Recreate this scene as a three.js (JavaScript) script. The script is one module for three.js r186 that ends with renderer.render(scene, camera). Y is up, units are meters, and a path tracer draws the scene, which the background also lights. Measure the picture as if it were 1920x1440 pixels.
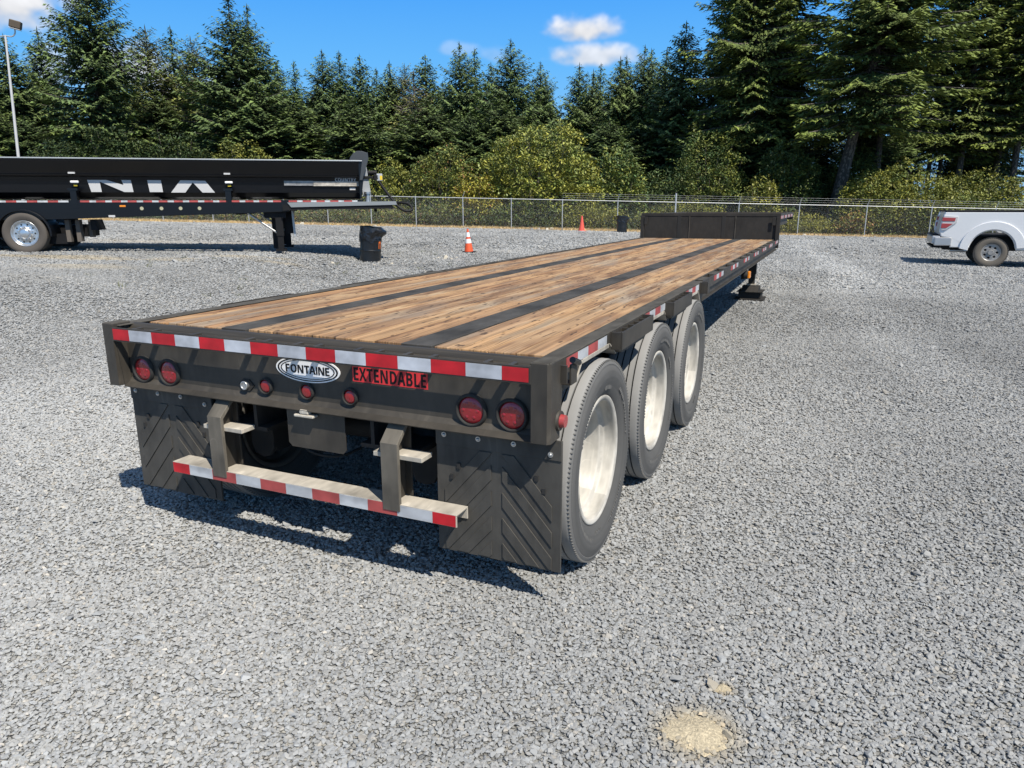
import * as THREE from 'three';
import { mergeGeometries, mergeVertices, toCreasedNormals } from 'three/addons/utils/BufferGeometryUtils.js';
import { RoundedBoxGeometry } from 'three/addons/geometries/RoundedBoxGeometry.js';
import { ConvexGeometry } from 'three/addons/geometries/ConvexGeometry.js';
import { TextGeometry } from 'three/addons/geometries/TextGeometry.js';
import { FontLoader } from 'three/addons/loaders/FontLoader.js';

// ------------------------------------------------------------------ camera, sky, sun, exposure
const scene = new THREE.Scene();
const camera = new THREE.PerspectiveCamera(56.33, 4 / 3, 0.1, 3000);
camera.position.set(0, 1.765, 0);
camera.rotation.set(-0.244, 0, -0.002, 'YXZ');
scene.add(camera);

const rng = (s) => () => { s |= 0; s = (s + 0x6d2b79f5) | 0; let t = Math.imul(s ^ (s >>> 15), 1 | s); t = (t + Math.imul(t ^ (t >>> 7), 61 | t)) ^ t; return ((t ^ (t >>> 14)) >>> 0) / 4294967296; };
const clamp = (x, a = 0, b = 1) => Math.min(b, Math.max(a, x));
const smooth = (a, b, x) => { const t = clamp((x - a) / (b - a)); return t * t * (3 - 2 * t); };
const lerp = (a, b, t) => a + (b - a) * t;
const hash2 = (x, y, s) => { let h = Math.imul(x, 374761393) ^ Math.imul(y, 668265263) ^ Math.imul(s, 1274126177); h = Math.imul(h ^ (h >>> 13), 1103515245); return ((h ^ (h >>> 16)) >>> 0) / 4294967296; };
// value noise, repeating every px, py cells
function vnoise(x, y, px, py, s) {
  const xi = Math.floor(x), yi = Math.floor(y), fx = x - xi, fy = y - yi;
  const u = fx * fx * (3 - 2 * fx), v = fy * fy * (3 - 2 * fy);
  const m = (a, n) => ((a % n) + n) % n;
  const x0 = m(xi, px), x1 = m(xi + 1, px), y0 = m(yi, py), y1 = m(yi + 1, py);
  return lerp(lerp(hash2(x0, y0, s), hash2(x1, y0, s), u), lerp(hash2(x0, y1, s), hash2(x1, y1, s), u), v);
}
function fbm(x, y, px, py, s, oct = 4) {
  let a = 0.5, t = 0, n = 0;
  for (let i = 0; i < oct; i++) { t += a * vnoise(x, y, px, py, s + i * 17); n += a; a *= 0.5; x *= 2; y *= 2; px *= 2; py *= 2; }
  return t / n;
}
const BIG = 1 << 20;

{ // sky: clear deep blue with scattered fair-weather cumulus
  const W = 3072, H = 1536, d = new Float32Array(W * H * 4);
  const stops = [[-90, .22, .25, .28], [-2, .22, .36, .52], [0, .24, .44, .70], [5, .19, .455, .77], [10, .11, .385, .77], [14.5, .064, .305, .76], [26, .065, .19, .43], [50, .08, .16, .32], [90, .08, .14, .27]];
  const clouds = [[5.2, 12.2, 2.9, 1.15, 1], [6.0, 10.5, 3.4, 1.0, .85], [-33.4, 12.2, 4.0, 2.6, 1], [-4.1, 11.0, 1.6, .6, .22], [-1.2, 10.6, 1.2, .6, .2], [-27, 8.5, 5, 2.0, .85], [-22, 7.2, 4.5, 1.6, .75], [36, 12, 4, 1.4, .6], [29, 7, 5, 1.5, .75]];
  const r = rng(5);
  for (let i = 0; i < 130; i++) { // the rest of the sky carries the same scattered clouds
    const az = -180 + 360 * r(), el = 8 + 62 * r(), k = 1 + r() * 2.2;
    if (Math.abs(az) < 50 && el < 26) { continue; }
    clouds.push([az, el, 2.6 * k, 1.1 * k, .5 + .45 * r()]);
  }
  const ca = clouds.map((c) => [c[0], c[1], c[2], c[3], c[4], Math.cos(c[1] * Math.PI / 180)]);
  for (let j = 0; j < H; j++) {
    const el = ((j + .5) / H - .5) * 180;
    let k = 0; while (k < stops.length - 2 && stops[k + 1][0] < el) k++;
    const t = clamp((el - stops[k][0]) / (stops[k + 1][0] - stops[k][0]));
    const near = ca.filter((c) => Math.abs(el - c[1]) < c[3] * 2);
    for (let i = 0; i < W; i++) {
      const az = ((i + .5) / W - .25) * 360; // 0 = straight ahead, positive to the right
      let R = lerp(stops[k][1], stops[k + 1][1], t), G = lerp(stops[k][2], stops[k + 1][2], t), B = lerp(stops[k][3], stops[k + 1][3], t);
      let a = 0, lit = 0;
      for (const c of near) {
        let da = az - c[0]; if (da > 180) da -= 360; if (da < -180) da += 360;
        const x = da * c[5] / c[2], y = (el - c[1]) / c[3];
        if (x * x + y * y > 4) continue;
        const n = fbm(az * .9 + 400, el * 1.3 + 200, BIG, BIG, 11, 5), n2 = fbm(az * .35 + 400, el * .5 + 200, BIG, BIG, 31, 3);
        const yy = y < 0 ? y * 1.5 : y;
        const q = (1 - (x * x + yy * yy)) * .8 + (n - .5) * 1.5 + (n2 - .5) * .5;
        const o = smooth(-.2, .85, q) * c[4];
        if (o > a) { a = o; lit = clamp(.78 + y * .16 + (n - .5) * .5, .5, 1); }
      }
      const e = (j * W + i) * 4;
      d[e] = lerp(R, .80 * lit, a); d[e + 1] = lerp(G, .81 * lit, a); d[e + 2] = lerp(B, .84 * lit, a); d[e + 3] = 1;
    }
  }
  const t = new THREE.DataTexture(d, W, H, THREE.RGBAFormat, THREE.FloatType);
  t.mapping = THREE.EquirectangularReflectionMapping; t.magFilter = t.minFilter = THREE.LinearFilter; t.wrapS = THREE.RepeatWrapping; t.needsUpdate = true;
  scene.background = t; scene.environment = t;
}
const sun = new THREE.DirectionalLight(new THREE.Color().setRGB(1, .93, .82), 4.9);
sun.position.set(.395 * 60, 60, .636 * 60 - 20); sun.target.position.set(0, 0, -20);
sun.castShadow = true; sun.shadow.mapSize.set(4096, 4096); sun.shadow.bias = -0.0005;
Object.assign(sun.shadow.camera, { left: -60, right: 60, top: 60, bottom: -60, near: 1, far: 200 });
scene.add(sun, sun.target);

// ------------------------------------------------------------------ helpers
const used = {};
const numbered = (n) => { const k = (used[n] = (used[n] ?? -1) + 1); return k ? `${n}_${String(k).padStart(3, '0')}` : n; };
function tag(o, label, category, group) { o.userData.label = label; if (category) o.userData.category = category; if (group) o.userData.group = group; return o; }
function thing(name, label, category, group) { const g = new THREE.Group(); g.name = numbered(name); scene.add(g); return tag(g, label, category, group); }
function part(name, geo, mat, parent) {
  const m = new THREE.Mesh(Array.isArray(geo) ? merge(geo) : geo, mat); m.name = parent ? name : numbered(name);
  m.castShadow = m.receiveShadow = true; (parent ?? scene).add(m); return m;
}
const sub = (name, parent) => { const g = new THREE.Group(); g.name = name; parent.add(g); return g; };
function merge(list) {
  const any = list.some((g) => !g.index);
  return mergeGeometries(list.map((g) => { const h = any && g.index ? g.toNonIndexed() : g; for (const k of Object.keys(h.attributes)) if (!['position', 'normal', 'uv', 'color'].includes(k)) h.deleteAttribute(k); return h; }));
}
function metres(g, s = 1) { // uv in metres, by the face's main direction
  const h = g.index ? g.toNonIndexed() : g, p = h.attributes.position, uv = new Float32Array(p.count * 2);
  const a = new THREE.Vector3(), b = new THREE.Vector3(), c = new THREE.Vector3();
  for (let i = 0; i < p.count; i += 3) {
    a.fromBufferAttribute(p, i); b.fromBufferAttribute(p, i + 1).sub(a); c.fromBufferAttribute(p, i + 2).sub(a); b.cross(c);
    const X = Math.abs(b.x), Y = Math.abs(b.y), Z = Math.abs(b.z);
    for (let k = 0; k < 3; k++) {
      a.fromBufferAttribute(p, i + k);
      uv[(i + k) * 2] = (X > Y && X > Z ? a.z : a.x) * s; uv[(i + k) * 2 + 1] = (Y >= X && Y >= Z ? a.z : a.y) * s;
    }
  }
  h.setAttribute('uv', new THREE.BufferAttribute(uv, 2)); return h;
}
const at = (g, x, y, z, rx = 0, ry = 0, rz = 0) => { if (rx) g.rotateX(rx); if (rz) g.rotateZ(rz); if (ry) g.rotateY(ry); return g.translate(x, y, z); };
// box from ranges; the trailer's own axes: u to the right, h up, v forward (-z)
function bx(x0, x1, y0, y1, z0, z1, r = 0) {
  const w = Math.abs(x1 - x0), h = Math.abs(y1 - y0), d = Math.abs(z1 - z0);
  const g = r ? new RoundedBoxGeometry(w, h, d, 1, Math.min(r, w * .45, h * .45, d * .45)) : new THREE.BoxGeometry(w, h, d);
  return metres(g.translate((x0 + x1) / 2, (y0 + y1) / 2, (z0 + z1) / 2));
}
const tb = (u0, u1, h0, h1, v0, v1, r = 0) => bx(u0, u1, h0, h1, -v0, -v1, r);
const cyl = (r0, r1, len, seg = 20, open = false) => new THREE.CylinderGeometry(r0, r1, len, seg, 1, open);
const tube = (pts, r, seg = 24, rad = 8) => metres(new THREE.TubeGeometry(new THREE.CatmullRomCurve3(pts.map((p) => new THREE.Vector3(...p))), seg, r, rad));
function rod(a, b, r, seg = 8, r2 = r) {
  const A = new THREE.Vector3(...a), B = new THREE.Vector3(...b), d = B.clone().sub(A), g = new THREE.CylinderGeometry(r2, r, d.length(), seg);
  g.applyQuaternion(new THREE.Quaternion().setFromUnitVectors(new THREE.Vector3(0, 1, 0), d.normalize())); const c = A.add(B).multiplyScalar(.5); return g.translate(c.x, c.y, c.z);
}
const poly = (pts, holes = []) => { const s = new THREE.Shape(pts.map((p) => new THREE.Vector2(...p))); for (const h of holes) s.holes.push(new THREE.Path(h.map((p) => new THREE.Vector2(...p)))); return s; };
const ext = (shape, depth, bevel = 0, seg = 12) => new THREE.ExtrudeGeometry(shape, { depth, bevelEnabled: bevel > 0, bevelSize: bevel, bevelThickness: bevel, bevelSegments: 1, curveSegments: seg });
// a side profile (points as [v, h]) extruded sideways from u0 to u1
const side = (pts, u0, u1, bevel = 0) => metres(ext(poly(pts), u1 - u0, bevel).applyMatrix4(new THREE.Matrix4().makeBasis(new THREE.Vector3(0, 0, -1), new THREE.Vector3(0, 1, 0), new THREE.Vector3(1, 0, 0))).translate(u0, 0, 0));

function texture(W, H, fn, srgb) { // fn(i, j, out) fills out with 0..1 values
  const d = new Uint8Array(W * H * 4), o = [0, 0, 0];
  for (let j = 0; j < H; j++) for (let i = 0; i < W; i++) { fn(i, j, o); const e = (j * W + i) * 4; for (let k = 0; k < 3; k++) d[e + k] = clamp(srgb ? Math.pow(clamp(o[k]), 1 / 2.2) : o[k]) * 255; d[e + 3] = 255; }
  const t = new THREE.DataTexture(d, W, H); t.wrapS = t.wrapT = THREE.RepeatWrapping; t.magFilter = THREE.LinearFilter; t.minFilter = THREE.LinearMipmapLinearFilter;
  if (srgb) t.colorSpace = THREE.SRGBColorSpace; t.needsUpdate = true; return t;
}
const rep = (t, x, y = x) => { const c = t.clone(); c.repeat.set(x, y); c.needsUpdate = true; return c; };
const rgb = (r, g, b) => new THREE.Color().setRGB(r, g, b);
const mat = (o) => new THREE.MeshStandardMaterial({ roughness: .7, metalness: 0, ...o });

// ------------------------------------------------------------------ textures and materials
// crushed stone: cells with a tilted top each; colour and height
const stone = (() => {
  const N = 2048, C = 128, col = new Float32Array(N * N * 3), hgt = new Float32Array(N * N);
  const px = new Float32Array(C * C), py = new Float32Array(C * C);
  for (let j = 0; j < C; j++) for (let i = 0; i < C; i++) { px[j * C + i] = hash2(i, j, 3) * .94; py[j * C + i] = hash2(i, j, 4) * .94; }
  for (let J = 0; J < N; J++) for (let I = 0; I < N; I++) {
    const x = I * C / N, y = J * C / N, xi = Math.floor(x), yi = Math.floor(y);
    let f1 = 9, f2 = 9, id = 0, bx_ = 0, by_ = 0;
    for (let b = -1; b <= 1; b++) for (let a = -1; a <= 1; a++) {
      const cx = (xi + a + C) % C, cy = (yi + b + C) % C, k = cy * C + cx, dx = xi + a + px[k] - x, dy = yi + b + py[k] - y;
      const d = Math.abs(dx) * .55 + Math.abs(dy) * .55 + Math.hypot(dx, dy) * .55;
      if (d < f1) { f2 = f1; f1 = d; id = k; bx_ = dx; by_ = dy; } else if (d < f2) f2 = d;
    }
    const e = smooth(.02, .26, f2 - f1), t1 = hash2(id, 7, 1) - .5, t2 = hash2(id, 8, 1) - .5, lift = hash2(id, 9, 1);
    const g = fbm(I / 8, J / 8, N / 8, N / 8, 21, 2);
    hgt[J * N + I] = clamp(e * (.45 + lift * .38 + (bx_ * t1 + by_ * t2) * 1.1) + (g - .5) * .14);
    const L = .245 + .10 * Math.pow(hash2(id, 10, 1), 1.3) + (hash2(id, 11, 1) > .97 ? .09 : 0) + (g - .5) * .09, w = hash2(id, 12, 1);
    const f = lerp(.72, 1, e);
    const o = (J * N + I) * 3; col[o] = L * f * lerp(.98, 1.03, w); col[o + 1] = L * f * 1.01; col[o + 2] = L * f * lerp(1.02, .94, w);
  }
  return { map: texture(N, N, (i, j, o) => { const e = (j * N + i) * 3; o[0] = col[e]; o[1] = col[e + 1]; o[2] = col[e + 2]; }, true), bump: texture(N, N, (i, j, o) => { o[0] = o[1] = o[2] = hgt[j * N + i]; }) };
})();
// weathered hardwood deck: u across the plank, v along it; 1 m by 4 m
const wood = (() => {
  const W = 1024, H = 2048, col = new Float32Array(W * H * 3), hgt = new Float32Array(W * H);
  for (let j = 0; j < H; j++) for (let i = 0; i < W; i++) {
    const x = i / W, y = j / H;
    const warp = (fbm(x * 6, y * 5, 6, 5, 41, 3) - .5) * .05;
    const fine = fbm((x + warp) * 150, y * 9, 150, 9, 51, 3), mid = fbm((x + warp) * 34, y * 3, 34, 3, 61, 3), blot = fbm(x * 7, y * 5, 7, 5, 71, 4), blot2 = fbm(x * 12, y * 9, 12, 9, 75, 3);
    const crackN = Math.abs(vnoise((x + warp * .7) * 60, y * 9, 60, 9, 81) - .5), crackM = fbm(x * 14, y * 18, 14, 18, 91, 3);
    const crack = smooth(.055, .0, crackN) * smooth(.46, .62, crackM);
    const gouge = smooth(.76, .84, fbm(x * 46, y * 50, 46, 50, 95, 2));
    let r = .365, g = .222, b = .108;
    const k = (fine - .5) * .85 + (mid - .5) * .8; r *= 1 + k; g *= 1 + k * 1.05; b *= 1 + k * 1.15;
    const grey = smooth(.46, .72, blot) * .62; r = lerp(r, .30 + k * .14, grey); g = lerp(g, .25 + k * .12, grey); b = lerp(b, .185 + k * .1, grey);
    const worn = smooth(.5, .68, fbm(x * 5 + 3, y * 4, 5, 4, 177, 4)) * .5; r *= 1 - .35 * worn; g *= 1 - .42 * worn; b *= 1 - .42 * worn;
    const stain = smooth(.53, .28, blot2) * .85; r *= 1 - .42 * stain; g *= 1 - .5 * stain; b *= 1 - .55 * stain;
    const pale = smooth(.6, .85, fbm(x * 11, y * 9, 11, 9, 99, 4)) * .45; r = lerp(r, .56, pale); g = lerp(g, .42, pale); b = lerp(b, .25, pale);
    const dk = Math.max(crack * .9, gouge * .85); r *= 1 - .85 * dk; g *= 1 - .87 * dk; b *= 1 - .88 * dk;
    const e = (j * W + i) * 3; col[e] = r; col[e + 1] = g; col[e + 2] = b;
    hgt[j * W + i] = clamp(.55 + (fine - .5) * .5 + (mid - .5) * .3 - dk * .5);
  }
  return { map: texture(W, H, (i, j, o) => { const e = (j * W + i) * 3; o[0] = col[e]; o[1] = col[e + 1]; o[2] = col[e + 2]; }, true), bump: texture(W, H, (i, j, o) => { o[0] = o[1] = o[2] = hgt[j * W + i]; }) };
})();
// paint with dust and scuffs, 1 m repeat; multiplies a colour
const dust = texture(512, 512, (i, j, o) => {
  const x = i / 512, y = j / 512, a = fbm(x * 5, y * 5, 5, 5, 101, 5), b = fbm(x * 40, y * 12, 40, 12, 111, 3), sc = smooth(.04, 0, Math.abs(vnoise(x * 22, y * 9, 22, 9, 121) - .5)) * smooth(.55, .75, a);
  const v = clamp(.62 + (a - .5) * .75 + (b - .5) * .3 + sc * .25); o[0] = v; o[1] = v * .985; o[2] = v * .955;
}, true);
const rough = texture(512, 512, (i, j, o) => { const x = i / 512, y = j / 512; o[0] = o[1] = o[2] = clamp(.62 + (fbm(x * 9, y * 9, 9, 9, 131, 5) - .5) * .9); });
const bark = texture(256, 512, (i, j, o) => { const x = i / 256, y = j / 512, n = fbm(x * 14, y * 8, 14, 8, 141, 4), c = smooth(.45, .6, n), v = lerp(.04, .12, c); o[0] = v * 1.15; o[1] = v; o[2] = v * .85; }, true);
const streaks = texture(256, 256, (i, j, o) => { const x = i / 256, y = j / 256, n = fbm(x * 3, y * 16, 3, 16, 151, 4), m = fbm(x * 14, y * 14, 14, 14, 161, 4), v = clamp(.8 + (n - .5) * .6 + (m - .5) * .6); o[0] = v; o[1] = v; o[2] = v * 1.01; }, true);

const M = {
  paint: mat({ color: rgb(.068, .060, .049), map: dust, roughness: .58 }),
  paintDark: mat({ color: rgb(.034, .031, .028), map: dust, roughness: .8 }),
  dusty: mat({ color: rgb(.60, .56, .49), map: dust, roughness: .9 }),
  strip: new THREE.MeshPhysicalMaterial({ color: rgb(.088, .086, .084), map: dust, roughness: .9, specularIntensity: .35 }),
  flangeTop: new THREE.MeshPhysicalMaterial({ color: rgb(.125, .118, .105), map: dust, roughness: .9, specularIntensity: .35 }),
  flap: mat({ color: rgb(.088, .084, .076), map: dust, roughness: .75 }),
  rubber: mat({ color: rgb(.036, .036, .035), map: dust, roughness: .75 }),
  tyre: mat({ vertexColors: true, roughness: .92, bumpMap: rough, bumpScale: .001 }),
  rim: mat({ color: rgb(.70, .68, .63), map: dust, roughness: .65, side: THREE.DoubleSide }),
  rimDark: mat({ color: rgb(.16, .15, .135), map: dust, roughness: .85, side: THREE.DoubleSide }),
  red: mat({ color: rgb(.55, .012, .022), map: streaks, roughness: .38 }),
  white: mat({ color: rgb(.56, .59, .64), map: streaks, roughness: .4 }),
  redWorn: mat({ color: rgb(.42, .075, .07), map: streaks, roughness: .6 }),
  whiteWorn: mat({ color: rgb(.52, .54, .56), map: streaks, roughness: .6 }),
  lens: new THREE.MeshPhysicalMaterial({ color: rgb(.26, .007, .013), roughness: .22, clearcoat: .8, clearcoatRoughness: .1 }),
  lensPink: new THREE.MeshPhysicalMaterial({ color: rgb(.34, .045, .045), roughness: .4, clearcoat: .4 }),
  amber: new THREE.MeshPhysicalMaterial({ color: rgb(.75, .24, .01), roughness: .3, clearcoat: .6 }),
  zinc: mat({ color: rgb(.55, .55, .54), metalness: .85, roughness: .38 }),
  galv: mat({ color: rgb(.48, .50, .51), metalness: .5, roughness: .5 }),
  black: new THREE.MeshPhysicalMaterial({ color: rgb(.004, .0045, .006), roughness: .4, specularIntensity: .5, clearcoat: .35, clearcoatRoughness: .12 }),
  blackDull: new THREE.MeshPhysicalMaterial({ color: rgb(.009, .009, .01), roughness: .6, specularIntensity: .5 }),
  blackGap: mat({ color: rgb(.02, .02, .02), roughness: .9 }),
  silver: mat({ color: rgb(.40, .39, .37), metalness: .35, roughness: .4, map: streaks }),
  letter: mat({ color: rgb(.52, .52, .52), roughness: .5 }),
  whitePaint: mat({ color: rgb(.8, .8, .8), roughness: .4 }),
  yellow: mat({ color: rgb(.7, .5, .03), roughness: .5 }),
  bark: mat({ map: bark, roughness: .95, bumpMap: bark, bumpScale: .05 }),
  greyBranch: mat({ color: rgb(.22, .19, .17), roughness: .95 }),
};

// ------------------------------------------------------------------ ground
function gh(x, z) { // the yard rises gently towards its left and far side
  const d = -z, a = smooth(0, 1, (d - 10) / 18 + Math.max(0, -x - 4) / 5);
  return a * (.40 - .022 * clamp(x, -40, 40));
}
const fenceLine = (x) => -43.66 + .0465 * (x - 3); // z of the fence at x
const patches = [[.634, -2.1, .092, .086], [.785, -2.33, .028, .022]];
function macro(x, z) { // broad tone of the gravel: worn tracks, finer and dustier areas; sun shading painted in, darker right, lighter left
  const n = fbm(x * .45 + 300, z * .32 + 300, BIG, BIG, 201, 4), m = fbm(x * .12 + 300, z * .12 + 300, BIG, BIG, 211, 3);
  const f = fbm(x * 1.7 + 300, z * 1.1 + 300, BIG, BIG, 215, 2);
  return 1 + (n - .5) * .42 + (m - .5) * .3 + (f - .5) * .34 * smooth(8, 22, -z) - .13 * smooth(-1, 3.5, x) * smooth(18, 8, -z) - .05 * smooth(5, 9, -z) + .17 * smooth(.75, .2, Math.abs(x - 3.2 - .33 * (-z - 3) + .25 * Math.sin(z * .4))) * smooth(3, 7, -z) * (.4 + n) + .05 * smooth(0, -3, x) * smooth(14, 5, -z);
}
const tan = (x, z) => { // dusty tan patches of bare soil
  const n = fbm(x * .35 + 90, z * .9 + 90, BIG, BIG, 221, 4), d = -z;
  return clamp(smooth(.56, .74, n) * smooth(11, 17, d) * smooth(26, 19, d) * smooth(2, -1, x) * .85);
};
{
  const xs = [], zs = [];
  for (let i = -190; i <= 190; i++) { const t = i / 190; xs.push(36 * t + 560 * t ** 9); }
  for (let i = 0; i <= 300; i++) { const t = i / 300; zs.push(10 - 66 * t - 900 * t ** 13); }
  const P = [], C = [], U = [], I = [], nx = xs.length;
  for (const z of zs) for (const x of xs) {
    P.push(x, gh(x, z) + (fbm(x * .7 + 50, z * .7 + 50, BIG, BIG, 231, 3) - .5) * .035 * smooth(7, 14, -z + Math.abs(x) * .4) + (hash2(Math.round(x * 50) + 9999, Math.round(z * 50) + 9999, 5) - .5) * .03 * smooth(9, 20, -z), z); U.push(x / 2.7, z / 2.7);
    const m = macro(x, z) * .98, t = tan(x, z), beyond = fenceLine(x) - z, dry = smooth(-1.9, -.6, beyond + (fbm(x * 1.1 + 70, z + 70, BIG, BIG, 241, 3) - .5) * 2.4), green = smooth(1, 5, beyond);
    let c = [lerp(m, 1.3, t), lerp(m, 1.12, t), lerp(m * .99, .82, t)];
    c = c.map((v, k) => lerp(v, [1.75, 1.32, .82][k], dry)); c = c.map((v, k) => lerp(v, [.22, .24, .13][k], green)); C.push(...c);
  }
  for (let j = 0; j < zs.length - 1; j++) for (let i = 0; i < nx - 1; i++) { const a = j * nx + i, b = a + 1, c = a + nx, d = c + 1; I.push(a, b, c, b, d, c); }
  const g = new THREE.BufferGeometry();
  g.setAttribute('position', new THREE.Float32BufferAttribute(P, 3)); g.setAttribute('color', new THREE.Float32BufferAttribute(C, 3)); g.setAttribute('uv', new THREE.Float32BufferAttribute(U, 2)); g.setIndex(I); g.computeVertexNormals();
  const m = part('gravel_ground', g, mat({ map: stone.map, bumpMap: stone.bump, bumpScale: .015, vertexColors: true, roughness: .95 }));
  m.userData.kind = 'structure';
}
{ // loose crushed stone lying on the ground
  const r = rng(77), geos = [];
  for (let k = 0; k < 7; k++) {
    const pts = []; for (let i = 0; i < 13; i++) { const t = r() * 6.283, c = r() * 2 - 1, s = Math.sqrt(1 - c * c), q = .8 + .2 * r(); pts.push(new THREE.Vector3(s * Math.cos(t) * q * .62, c * q * .36, s * Math.sin(t) * q * .42)); }
    const g = new ConvexGeometry(pts); g.deleteAttribute('uv'); geos.push(g);
  }
  const spots = geos.map(() => []);
  const bands = [[1.2, 3.2, 7600, .0205], [3.2, 6, 5600, .022], [6, 10, 3100, .027], [10, 15, 1300, .036], [15, 24, 420, .05], [24, 43.5, 110, .075]];
  for (const [d0, d1, rho, size] of bands) {
    const n = Math.round((.78 * (d1 * d1 - d0 * d0) + 1.6 * (d1 - d0)) * rho);
    for (let i = 0; i < n; i++) {
      const d = Math.sqrt(lerp(d0 * d0, d1 * d1, r())), x = (r() * 2 - 1) * (.78 * d + .8), z = -d;
      if (patches.some(([a, b, p, q]) => ((x - a) / p) ** 2 + ((z - b) / q) ** 2 < .1 + 1.0 * r())) continue;
      const big = r(), s = size * (.55 + .75 * r() + (big > .99 ? .6 : 0) + (big > .9992 ? 1.0 : 0));
      spots[Math.floor(r() * geos.length)].push([x, z, s, r(), r(), r(), r(), big]);
    }
  }
  const root = new THREE.Group(); root.name = 'loose_gravel'; root.userData = { kind: 'stuff', label: 'loose grey crushed stone covering the yard' }; scene.add(root);
  const sm = mat({ roughness: .92 });
  const m4 = new THREE.Matrix4(), q = new THREE.Quaternion(), e = new THREE.Euler(), c = new THREE.Color();
  spots.forEach((list, k) => {
    const im = new THREE.InstancedMesh(geos[k], sm, list.length); im.name = 'gravel_stone'; im.userData.kind = 'stuff'; im.castShadow = im.receiveShadow = true;
    list.forEach(([x, z, s, a, b, w, l, big], i) => {
      e.set((a - .5) * .75, b * 6.283, (w - .5) * .75); q.setFromEuler(e);
      m4.compose(new THREE.Vector3(x, gh(x, z) + s * .22 + (a * b) * .006, z), q, new THREE.Vector3(s, s * lerp(.6, .92, l), s)); im.setMatrixAt(i, m4);
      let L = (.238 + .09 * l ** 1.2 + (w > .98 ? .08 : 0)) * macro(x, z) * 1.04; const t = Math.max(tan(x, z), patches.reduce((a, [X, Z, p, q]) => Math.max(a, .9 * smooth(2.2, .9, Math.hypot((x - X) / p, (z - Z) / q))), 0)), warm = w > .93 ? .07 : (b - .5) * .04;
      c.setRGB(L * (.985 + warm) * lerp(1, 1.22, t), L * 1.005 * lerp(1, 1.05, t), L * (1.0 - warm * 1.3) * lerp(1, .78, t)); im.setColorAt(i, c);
    });
    root.add(im);
  });
}
patches.forEach(([x, z, a, b], k) => { // sand spilt on the gravel
  const g = new THREE.CircleGeometry(1, 40, 0, Math.PI * 2), R = new THREE.RingGeometry(0.001, 1, 90, 16).rotateX(-Math.PI / 2), p = R.attributes.position;
  for (let i = 0; i < p.count; i++) {
    const X = p.getX(i), Z = p.getZ(i), r = Math.hypot(X, Z), th = Math.atan2(Z, X), w = 1 + (fbm(Math.cos(th) * 2.2 + 20, Math.sin(th) * 2.2 + k * 7 + 3, BIG, BIG, 301, 4) - .5) * .8;
    p.setXYZ(i, X * a * w * 1.15, .010 * (1 - r * r) - .004 * r + fbm(X * 9 + 40, Z * 9 + 40, BIG, BIG, 311, 3) * .008 - .008 * r, Z * b * w * 1.15);
  }
  R.computeVertexNormals(); g.dispose();
  const sandT = texture(256, 256, (i, j, o) => { const n = fbm(i / 6, j / 6, 256 / 6 | 0, 256 / 6 | 0, 321, 3), v = .36 + (n - .5) * .35; o[0] = v * 1.16; o[1] = v; o[2] = v * .7; }, true);
  const m = part('sand_patch', R.translate(x, gh(x, z) + .012, z), mat({ map: sandT, bumpMap: sandT, bumpScale: .006, roughness: 1 })); m.userData.kind = 'structure';
});

// ------------------------------------------------------------------ the flatbed trailer
const T = thing('flatbed_trailer', 'dark brown step deck flatbed trailer with worn plank deck and three axles', 'trailer');
T.position.set(-1.033, 0, -3.307); T.rotation.y = -.42;
const font = await new FontLoader().loadAsync('fonts/droid/droid_sans_bold.typeface.json');
const L1 = 11.7, D = 1.144;
{ // deck boards, in three fields between the two steel strips
  const r = rng(12), tints = [[1, 1, 1], [1.08, 1.06, 1.02], [.9, .87, .86], [.97, 1, 1.06], [1.05, .98, .9], [.84, .8, .78], [.94, .96, 1.0]];
  const mats = tints.map((t) => mat({ color: rgb(...t), map: wood.map, bumpMap: wood.bump, bumpScale: .006, roughness: .9 }));
  const fields = [[-1.192, -.642, 4], [-.472, .472, 6], [.642, 1.192, 4]];
  const board = (u0, u1, v0, v1, top) => {
    const w = u1 - u0, len = v1 - v0, g = new RoundedBoxGeometry(w - .005, .036, len - .006, 1, .004), p = g.attributes.position, n = g.attributes.normal, uv = g.attributes.uv, ou = r(), ov = r();
    for (let i = 0; i < p.count; i++) uv.setXY(i, p.getX(i) + ou + (Math.abs(n.getX(i)) > .7 ? p.getY(i) : 0), p.getZ(i) / 4 + ov);
    part('deck_plank', at(g, (u0 + u1) / 2, top - .018 + (r() - .5) * .004, -(v0 + v1) / 2, 0, 0, (r() - .5) * .012), mats[Math.floor(r() * mats.length)], T);
  };
  for (const [a, b, n] of fields) for (let k = 0; k < n; k++) {
    const u0 = lerp(a, b, k / n), u1 = lerp(a, b, (k + 1) / n);
    let v = .212 + (r() - .5) * .012; const cuts = [3.2 + r() * 3, 7 + r() * 2.4];
    for (const c of [...cuts, L1 - .01]) { board(u0, u1, v, c, 1.139); v = c; }
  }
  for (let k = 0; k < 15; k++) board(lerp(-1.165, 1.165, k / 15), lerp(-1.165, 1.165, (k + 1) / 15), L1 + .06, L1 + 4.0, D + .425);
  for (const s of [-1, 1]) part('deck_strip', tb(s * .557 - .083, s * .557 + .083, 1.105, 1.142, .2, L1 - .01, .003), M.strip, T);
  const cross = []; for (let v = .5; v < L1; v += .6) cross.push(tb(-1.2, 1.2, .99, 1.09, v, v + .08)); part('crossmember', cross, M.paintDark, T);
}
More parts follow.
